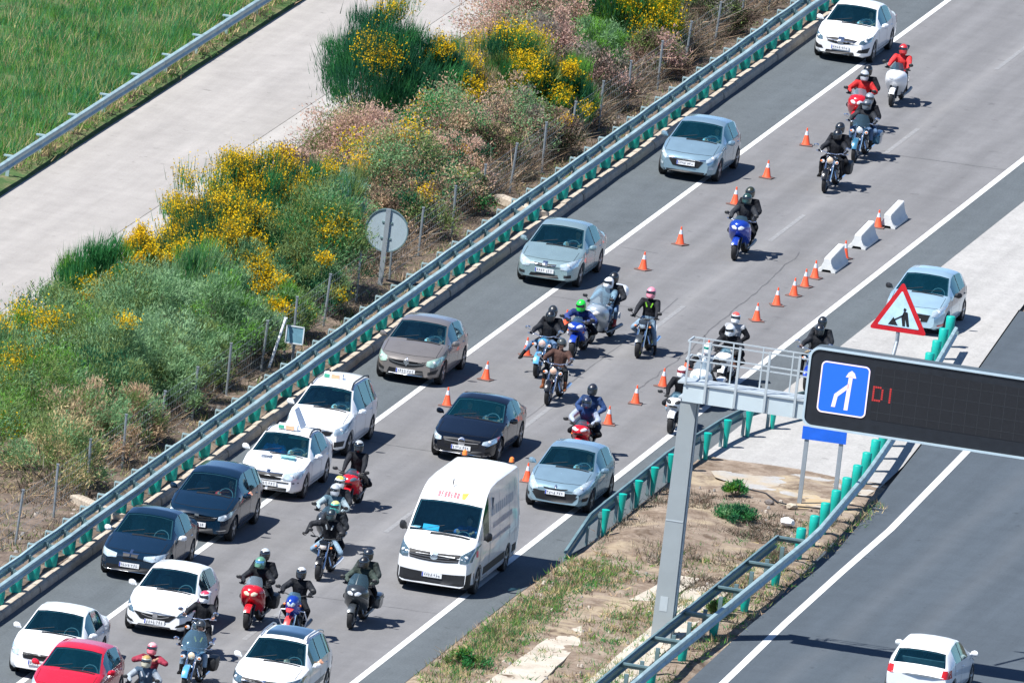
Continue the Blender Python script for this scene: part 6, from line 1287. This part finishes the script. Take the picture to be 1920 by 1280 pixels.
    for (hp, dirn), sx in zip(hand_pts, (-1, 1)):
        g = child("glove" if gm is not SKIN else "hand", glove(sx, gm), o, hp); yaw = math.atan2(-dirn.x, dirn.y) ; g.rotation_euler = (0, 0, max(-.5, min(.5, (math.atan2(dirn.x, -dirn.y))))) if dirn.y < 0 else (0, 0, sx * 1.2)
    if hel is not None:
        h = MB(); r = HEAD_R
        h.blob([(-.135, 0, .03, .07, .08), (-.125, 0, .0, .105, .135), (-.08, 0, -.012, .118, .160), (-.03, 0, -.005, .125, .158), (.04, 0, 0, .128, .152), (.09, 0, .005, .115, .132), (.135, 0, .008, .080, .092), (.16, 0, .01, .04, .045), (.166, 0, .01, .01, .01)] if not open_face else
               [(-.09, 0, .075, .10, .07), (-.05, 0, .06, .122, .095), (.0, 0, .045, .128, .108), (.035, 0, .01, .13, .145), (.09, 0, .005, .115, .132), (.135, 0, .008, .080, .092), (.16, 0, .01, .04, .045)], 'z', 18, 2.1)
        ho = h.build("helmet", shell(hel), o); ho.location = hd; ho.rotation_euler = (R(headpitch), 0, R(headyaw))
        if not open_face: cap_patch(-78, 78, -16, 24, 1.035).build("visor", visor, ho)
        else: cap_patch(-50, 50, -8, 6, .82, 8, 2).build("sunglasses", VIS, ho)
        if hel2 is not None: cap_patch(-180, 180, 38, 86, 1.03, 20, 4).build("helmet_crown", shell(hel2), ho)
        if hel2 is not None and not open_face: cap_patch(-60, 60, -60, -32, 1.075, 10, 3).build("chin_panel", shell(hel2), ho)
    elif hair:
        ho = MB().blob([(-.06, 0, .05, .06, .05), (-.02, 0, .035, .085, .075), (.04, 0, .02, .088, .098), (.085, 0, .015, .075, .085), (.12, 0, .015, .04, .045), (.128, 0, .015, .01, .01)], 'z', 14, 2.1).build("hair", cloth(hair), o); ho.location = hd
    if marks:
        for sx in (-1, 1): c_ = at_(.37) + Vector((sx * .075, -.137, 0)); MB().box(c_, (.035, .02, .13), 0, 0, 0, sx * .35).build("lime_mark", cloth(marks), o, False)
    if pack: MB().blob([(.12, .0, 0, .12, .06), (.16, 0, 0, .16, .09), (.40, 0, 0, .16, .10), (.46, 0, 0, .10, .06)], 'z', 12, 3).build("backpack", cloth(pack), o).location = P + Vector((0, .20, .02))
    return o
def rider(bike, style, label, lean=None, dz=0, pillion=False, hands=None, feet=None, **kw):
    q = STY[style]; sy, sz = q['pseat'] if pillion else q['seat']; px, py, pz = q['ppeg'] if pillion else q['peg']; gx, gy, gz = q['grip']
    ln = q['lean'] if lean is None else lean
    if pillion: ln = 6 if lean is None else lean; hd = [(-.20, q['seat'][0] + .12, sz + .10), (.20, q['seat'][0] + .12, sz + .10)]
    else: hd = [(-gx * .85, gy - .005, gz + .004), (gx * .85, gy - .005, gz + .004)]
    ft = [(-px, py, pz), (px, py, pz)]
    if hands: hd = [hands[k] or hd[k] for k in (0, 1)]
    if feet: ft = [feet[k] or ft[k] for k in (0, 1)]
    return person(label, bike.location, bike.rotation_euler.z, (0, sy, sz + .10 + dz), ln, hd, ft, **kw)
K = (.007, .008, .011); K2 = (.014, .016, .020); JEAN = (.09, .15, .25); JEANL = (.22, .32, .42); DKJ = (.03, .045, .08); BROWNJ = (.075, .04, .032); WHT = (.72, .73, .75)
hK = (.012, .013, .015); hS = (.42, .45, .48); hW = (.78, .79, .80)
BLUEB = paint("bike_blue", (.012, .05, .36), .2, .2); TEALB = paint("bike_teal_blue", (.04, .16, .26), .3, .25); BLKB = paint("bike_black", (.008, .009, .011), .1, .2); REDB = paint("bike_red", (.55, .012, .022), 0, .22); WHTB = paint("bike_white", (.78, .79, .80)); SILB = paint("bike_silver", (.42, .48, .53), .4, .3); GRYB = paint("bike_graphite", (.05, .06, .07), .4, .28); LBLB = paint("bike_sky_blue", (.10, .36, .62), .2, .25); ORGB = paint("bike_orange", (.75, .22, .08)); SKYW = paint("bike_pale_blue", (.30, .50, .66), .1, .3)
M_ = motorcycle; Rd = rider
b = M_("red and white touring motorcycle ridden two up, just below the farthest white saloon", 2.10, 36.5, 'tourer', REDB, WHTB, (SCREEN, .22, .26, .24), lampm=LAMPW)
Rd(b, 'tourer', "rider in red jacket and silver helmet on the red and white touring motorcycle", jacket=(.50, .03, .03), trousers=K, hel=hS, sleeves=(.5, .03, .03)); Rd(b, 'tourer', "black clad pillion with dark helmet behind the red jacketed rider", pillion=True, jacket=K, trousers=K, hel=hK)
b = M_("blue cruiser with chrome lamps and windshield carrying two dark clad people, second from the top", 3.05, 31.8, 'cruiser', TEALB, screen=(SMOKE, .25, .34, .14), bags=TEALB)
Rd(b, 'cruiser', "rider with dark silver helmet and jeans behind the windshield of the upper blue cruiser", jacket=K2, trousers=JEAN, hel=(.10, .12, .14)); Rd(b, 'cruiser', "pillion with glossy silver helmet on the upper blue cruiser", pillion=True, jacket=K, trousers=JEAN, hel=(.22, .25, .28), dz=.05)
b = M_("red and white scooter at the far edge of the road beside the red tourer", 2.15, 42.0, 'scooter', WHTB, REDB, (SMOKE, .2, .3, .18))
Rd(b, 'scooter', "rider in red jacket on the red and white scooter", jacket=(.5, .03, .03), trousers=K, hel=(.5, .03, .03))
b = M_("black and chrome cruiser with orange indicators carrying two people all in black", 3.31, 26.1, 'cruiser', BLKB, bags=BLACKP, lampm=plain("warm_lens", (.85, .62, .42), .15, .2, .1, 9, .8))
Rd(b, 'cruiser', "rider all in black with black helmet on the black and chrome cruiser", jacket=K, trousers=K, hel=hK); Rd(b, 'cruiser', "pillion all in black with black helmet on the black and chrome cruiser", pillion=True, jacket=K, trousers=K, hel=(.02, .022, .025), dz=.06)
b = M_("big bright blue tourer with wide bars, two people, between two loose cones", 3.29, 13.2, 'tourer', BLUEB, BLUEB, (SMOKE, .20, .20, .2), lampm=LAMPW, chrome=CHROME)
Rd(b, 'tourer', "rider in dark grey jacket and dark green helmet on the big bright blue tourer", jacket=K2, trousers=K, hel=(.015, .05, .045), lean=4); Rd(b, 'tourer', "pillion with black and olive helmet on the big bright blue tourer", pillion=True, jacket=K, trousers=K, hel=(.03, .035, .02), dz=.06)
b = M_("silver white maxi scooter with tall windscreen and white top box", 2.62, -2.8, 'scooter', SILB, WHTB, (SCREEN, .29, .60, .30), rz=-.17, topbox=WHTB, lampm=plain("warm_pale_lens", (.9, .85, .78), .15, .2, .1, 9, .8), chrome=CHROME)
Rd(b, 'scooter', "rider in white helmet and grey blue jacket behind the tall windscreen of the maxi scooter", jacket=(.10, .17, .22), trousers=JEAN, hel=hW, boots=(.5, .5, .52)); Rd(b, 'scooter', "pillion with dark helmet in front of the white top box", pillion=True, jacket=K2, trousers=JEAN, hel=hK, boots=(.35, .05, .05))
b = M_("blue sport bike with white nose ridden by the green helmeted rider", 2.52, -5.3, 'sport', BLUEB, WHTB, (SMOKE, .15, .17, .26), lampm=LAMPW)
Rd(b, 'sport', "rider in bright green helmet and blue black leathers crouching on the blue sport bike", jacket=(.015, .03, .11), trousers=K, hel=(.02, .62, .05), visor=VIS, headpitch=16, lean=54, dz=-.03)
b = M_("teal blue cruiser carrying two black helmeted people, one boot held out beside a cone", 2.30, -9.0, 'cruiser', LBLB, lampm=plain("pinkish_lens", (.8, .55, .45), .15, .2, .1, 9, .8))
Rd(b, 'cruiser', "rider in black helmet with one boot stuck out from the teal blue cruiser", jacket=K, trousers=JEAN, hel=hK, feet=[(-.56, -.36, .36), None]); Rd(b, 'cruiser', "pillion in black jacket and black helmet sitting higher on the teal blue cruiser", pillion=True, jacket=K, trousers=K, hel=(.025, .028, .03), dz=.0)
b = M_("matt black naked motorcycle with yellow green front rim and upright rider in jeans", 4.04, -3.85, 'naked', GRYB, BLKB, rimm=plain("lime_rim", (.42, .46, .06), .5), lampm=LAMPG)
Rd(b, 'naked', "rider standing tall in pink helmet, black jacket with lime marks and jeans", jacket=K, trousers=JEANL, hel=(.78, .26, .33), marks=(.22, .55, .04), feet=[None, (.30, .05, .02)], dz=.05, lean=-2, elbow=[(-1, .2, -.1), (1, .2, -.1)])
b = M_("dark low cruiser with orange lamps ridden by the brown jacketed rider", 3.40, -12.8, 'cruiser', BLKB, lampm=plain("peach_lens", (.85, .55, .40), .15, .2, .1, 9, .8))
Rd(b, 'cruiser', "rider in brown jacket and dark open helmet on the dark low cruiser", jacket=BROWNJ, trousers=K2, hel=(.05, .06, .06), open_face=True, boots=(.20, .07, .03), sleeves=BROWNJ)
b = M_("red sport bike with two headlights carrying two people in blue and white jackets", 5.72, -20.2, 'sport', REDB, BLKB, (SMOKE, .15, .16, .24), lampm=LAMPW)
Rd(b, 'sport', "rider in blue jacket with white sleeves and dark blue helmet on the red sport bike", jacket=(.02, .05, .15), trousers=K, sleeves=(.35, .40, .50), hel=(.02, .03, .07)); Rd(b, 'sport', "pillion in dark blue jacket behind the rider of the two up red sport bike", pillion=True, jacket=(.02, .045, .12), trousers=DKJ, hel=(.02, .022, .03), boots=(.03, .06, .16))
b = M_("white sport bike with pale blue panels just beyond the gantry post", 7.05, -14.2, 'sport', WHTB, SKYW, (SMOKE, .16, .17, .26), lampm=BLACKP)
Rd(b, 'sport', "rider in black jacket and white helmet with dark red visor beside the gantry post", jacket=K, trousers=K2, hel=hW, visor=plain("visor_red", (.22, .02, .03), .1), lean=24, sleeves=K)
b = M_("white touring motorcycle with big clear windscreen behind the gantry railing", 6.95, -10.4, 'tourer', WHTB, WHTB, (SCREEN, .24, .36, .26), bags=WHTB, lampm=LAMPG)
Rd(b, 'tourer', "rider in white and black jacket and white helmet with green visor", jacket=(.50, .52, .54), trousers=K, sleeves=K, hel=hW, visor=plain("visor_green", (.02, .22, .17), .1))
b = M_("white and orange sport bike carrying two people in white helmets", 6.85, -6.5, 'sport', WHTB, ORGB, (SMOKE, .15, .16, .25), lampm=WHTB)
Rd(b, 'sport', "rider in black jacket and white helmet on the white and orange sport bike", jacket=K, trousers=K, hel=(.62, .66, .70), headpitch=8); Rd(b, 'sport', "pillion in white and red helmet on the white and orange sport bike", pillion=True, jacket=(.35, .36, .38), trousers=K, hel=hW, hel2=(.7, .10, .08), sleeves=K)
b = M_("blue and black cruiser waiting on the hard shoulder above the message board", 8.92, -5.0, 'cruiser', LBLB, fender=BLUEB)
Rd(b, 'cruiser', "rider in black helmet on the hard shoulder cruiser, brown gloves on the bars", jacket=K, trousers=K, hel=hK, gl=SKIN); Rd(b, 'cruiser', "pillion in black and tan on the hard shoulder cruiser", pillion=True, jacket=K2, trousers=(.25, .2, .14), hel=(.02, .022, .025), dz=.08)
b = M_("bright red sport bike with full fairing beside the two taxis", 2.04, -32.0, 'sport', REDB, REDB, (SMOKE, .15, .17, .26), lampm=LAMPD, bags=None)
Rd(b, 'sport', "rider all in black with grey topped helmet on the bright red sport bike", jacket=K, trousers=K, hel=hK, hel2=(.35, .37, .38), lean=12, gl=None)
b = M_("dark blue grey touring motorcycle, mostly hidden behind the black naked motorcycle", 2.80, -38.4, 'tourer', GRYB, GRYB, (SMOKE, .2, .22, .2))
Rd(b, 'tourer', "rider in pale blue jacket and silver helmet in front of the yellow topped helmet", jacket=(.07, .13, .17), trousers=K2, sleeves=(.30, .38, .42), hel=(.40, .43, .46)); Rd(b, 'tourer', "pillion in white helmet with yellow top near the bright red sport bike", pillion=True, jacket=K2, trousers=K2, hel=hW, hel2=(.72, .66, .10), dz=.05)
b = M_("black naked motorcycle whose rider holds one arm out low, two people in black", 3.45, -41.8, 'naked', BLKB, BLKB, lampm=plain("warm_white_lens", (.95, .82, .72), .12, .2, .1, 9, .8))
Rd(b, 'naked', "rider in black jacket and jeans with one arm stretched out low", jacket=K, trousers=JEANL, hel=(.015, .03, .035), marks=(.30, .32, .33), hands=[(-.62, -.12, 1.02), None], elbow=[(-.4, .4, .8), (.9, .35, -.45)]); Rd(b, 'naked', "pillion in teal and yellow helmet behind the rider with the outstretched arm", pillion=True, jacket=K2, trousers=K, hel=(.06, .42, .36), hel2=(.62, .62, .22), dz=.04)
b = M_("red sport touring motorcycle with black side panniers and clear screen", 3.30, -49.6, 'tourer', REDB, REDB, (SCREEN, .22, .30, .26), bags=BLACKP, lampm=plain("amber_white_lens", (.95, .78, .55), .12, .2, .1, 9, .8))
Rd(b, 'tourer', "rider in black jacket with mirrored blue visor on the red touring motorcycle", jacket=K, trousers=K, hel=(.10, .25, .16), visor=VISB); Rd(b, 'tourer', "pillion in black jacket and white striped dark helmet on the red touring motorcycle", pillion=True, jacket=K, trousers=K2, hel=hK, hel2=(.5, .55, .56), dz=.05, bulk=1.16)
b = M_("blue adventure motorcycle with white crash bars and a red front mudguard beak", 4.55, -50.6, 'adv', BLUEB, BLUEB, (BLUESCR, .19, .24, .16), fender=paint("beak_red", (.68, .05, .05)), lampm=LAMPG)
Rd(b, 'adv', "rider all in black with black and white helmet on the blue adventure motorcycle", jacket=K, trousers=K, hel=hK, hel2=(.62, .64, .66), bulk=1.14)
b = M_("large black touring motorcycle with smoked screen next to the white van", 5.53, -47.5, 'tourer', GRYB, BLKB, (SMOKE, .27, .36, .28), bags=GRYB, lampm=LAMPW)
Rd(b, 'tourer', "rider in dark greenish jacket and black helmet on the large black touring motorcycle", jacket=(.03, .042, .035), trousers=K, hel=hK, bulk=1.16); Rd(b, 'tourer', "pillion with dark blue helmet on the large black touring motorcycle", pillion=True, jacket=(.025, .032, .03), trousers=K, hel=(.015, .02, .03), dz=.05)
b = M_("black and chrome cruiser tight beside the white hatchback", 3.02, -55.0, 'cruiser', BLKB, lampm=LAMPD)
Rd(b, 'cruiser', "rider in black jacket and white helmet with a red patch beside the white hatchback", jacket=K, trousers=K, hel=hW, hel2=(.70, .05, .10), gl=SKIN)
b = M_("sky blue cruiser with wide blue tinted windshield and black side cases", 3.76, -58.8, 'cruiser', LBLB, screen=(BLUESCR, .34, .52, .20), bags=BLACKP, lampm=plain("cream_lens", (.9, .72, .5), .12, .2, .1, 9, .8))
Rd(b, 'cruiser', "rider in dark jacket and open black helmet behind the blue tinted windshield", marks=(.62, .48, .05), jacket=K, trousers=JEANL, hel=(.03, .035, .04), open_face=True)
b = M_("dark naked motorcycle under the couple with gold and pink helmets", 3.68, -64.3, 'naked', GRYB, BLKB, lampm=LAMPG)
Rd(b, 'naked', "rider in gold and silver helmet and blue white leather jacket", jacket=(.06, .10, .15), trousers=K, sleeves=(.30, .34, .38), hel=(.42, .40, .30), hel2=(.45, .30, .10), lean=18, marks=(.62, .64, .66))
Rd(b, 'naked', "pillion in pink helmet and dark red jacket raising both hands to the face", pillion=True, jacket=(.16, .015, .03), trousers=K, hel=(.72, .16, .20), hel2=(.75, .40, .42), dz=.12, hands=[(-.12, .27, 1.55), (.14, .27, 1.56)], elbow=[(-1, .0, -.2), (1, .0, -.2)], gl=SKIN, lean=-2)
# people seen inside the cars
def seated(T, sx, ws, label, jacket, hair=(.02, .015, .012), Lc=4.5, z=.56, Wc=.88, arm_out=False):
    yy_ = ws + 1.08 - Lc / 2; hx = sx * .42 * Wc
    hd = [(hx - .17, ws + .60 - Lc / 2, z + .42), (hx + .17, ws + .60 - Lc / 2, z + .42)] if sx > 0 else [(hx - .13, yy_ - .28, z + .12), (hx + .13, yy_ - .28, z + .12)]
    if arm_out: hd[1] = (Wc + .07, yy_ - .12, z + .47)
    person(label, T.location, T.rotation_euler.z, (hx, yy_, z), -14, hd, [(hx - .12, yy_ - .62, .28), (hx + .12, yy_ - .62, .28)], jacket, K2, gl=SKIN, hair=hair, group="people inside the cars", elbow=[(-1, .3, -.5), (1, .3, -.3)], bulk=1.0)
seated(cou[0], -1, 1.47, "passenger in red top behind the windscreen of the black coupe", (.55, .03, .04), Lc=4.6, z=.46, Wc=.905)
seated(octa, -1, 1.32, "passenger in bright blue shirt inside the taxi with the pyramid advert", (.02, .30, .75), Lc=4.5, z=.50)
seated(mpv[0], 1, 1.07, "driver with red sleeve at the open window of the dark navy hatchback", (.60, .03, .03), Lc=4.48, z=.55, arm_out=True)
seated(clio[0], 1, 1.17, "driver in pale grey shirt inside the silver blue hatchback by the ramped barrier", (.45, .5, .52), Lc=4.05, z=.50)
seated(suv[0], 1, 1.22, "driver with bare arm at the window of the white sport utility car", (.5, .28, .2), Lc=4.5, z=.62, Wc=.92, arm_out=True)
seated(meg[0], 1, 1.17, "driver in white shirt inside the taupe brown hatchback", (.6, .62, .62), Lc=4.36, z=.50)
seated(p208[0], 1, 1.17, "driver in pale blue shirt inside the small silver blue hatchback far up the road", (.45, .55, .62), Lc=4.05, z=.50)
seated(ave[0], 1, 1.32, "driver in grey shirt inside the silver green saloon", (.35, .36, .38), Lc=4.65, z=.50)
seated(cla[0], 1, 1.32, "driver in white shirt inside the farthest white saloon", (.65, .65, .65), Lc=4.65, z=.48)
seated(lod, 1, 1.07, "driver in pale shirt inside the white people carrier taxi", (.55, .56, .55), Lc=4.48, z=.62)
seated(octa, 1, 1.32, "driver in white shirt inside the taxi with the pyramid advert", (.6, .6, .6), Lc=4.5, z=.50)
seated(cou[0], 1, 1.47, "driver in dark shirt at the wheel of the black coupe", (.08, .09, .12), Lc=4.6, z=.46, Wc=.905)
seated(van, 1, .95, "driver in blue work shirt inside the tall white delivery van", (.06, .12, .30), Lc=6.0, z=.98, Wc=1.02)
# bake each body into one continuous skin and give its faces the colours of the clothes
bpy.context.view_layer.update(); dg = bpy.context.evaluated_depsgraph_get()
for o, segs in BODIES:
    ev = o.evaluated_get(dg); me = bpy.data.meshes.new_from_object(ev); mats = [m for m in o.data.materials]
    n = len(me.polygons); ce = np.zeros(n * 3); me.polygons.foreach_get("center", ce); ce = ce.reshape(-1, 3); best = np.full(n, 1e9); mi = np.zeros(n, dtype=np.int32)
    for p_, q_, r_, m_i in segs:
        a_ = np.array(p_); d_ = np.array(q_) - a_; t_ = np.clip(((ce - a_) @ d_) / (d_ @ d_ + 1e-9), 0, 1); ds = np.linalg.norm(ce - a_ - t_[:, None] * d_, axis=1) - r_
        k = ds < best; best[k] = ds[k]; mi[k] = m_i
    me.materials.clear()
    for m in mats: me.materials.append(m)
    me.polygons.foreach_set("material_index", mi); me.polygons.foreach_set("use_smooth", [True] * n); me.update(); o.modifiers.clear(); o.data = me; me.name = "person"
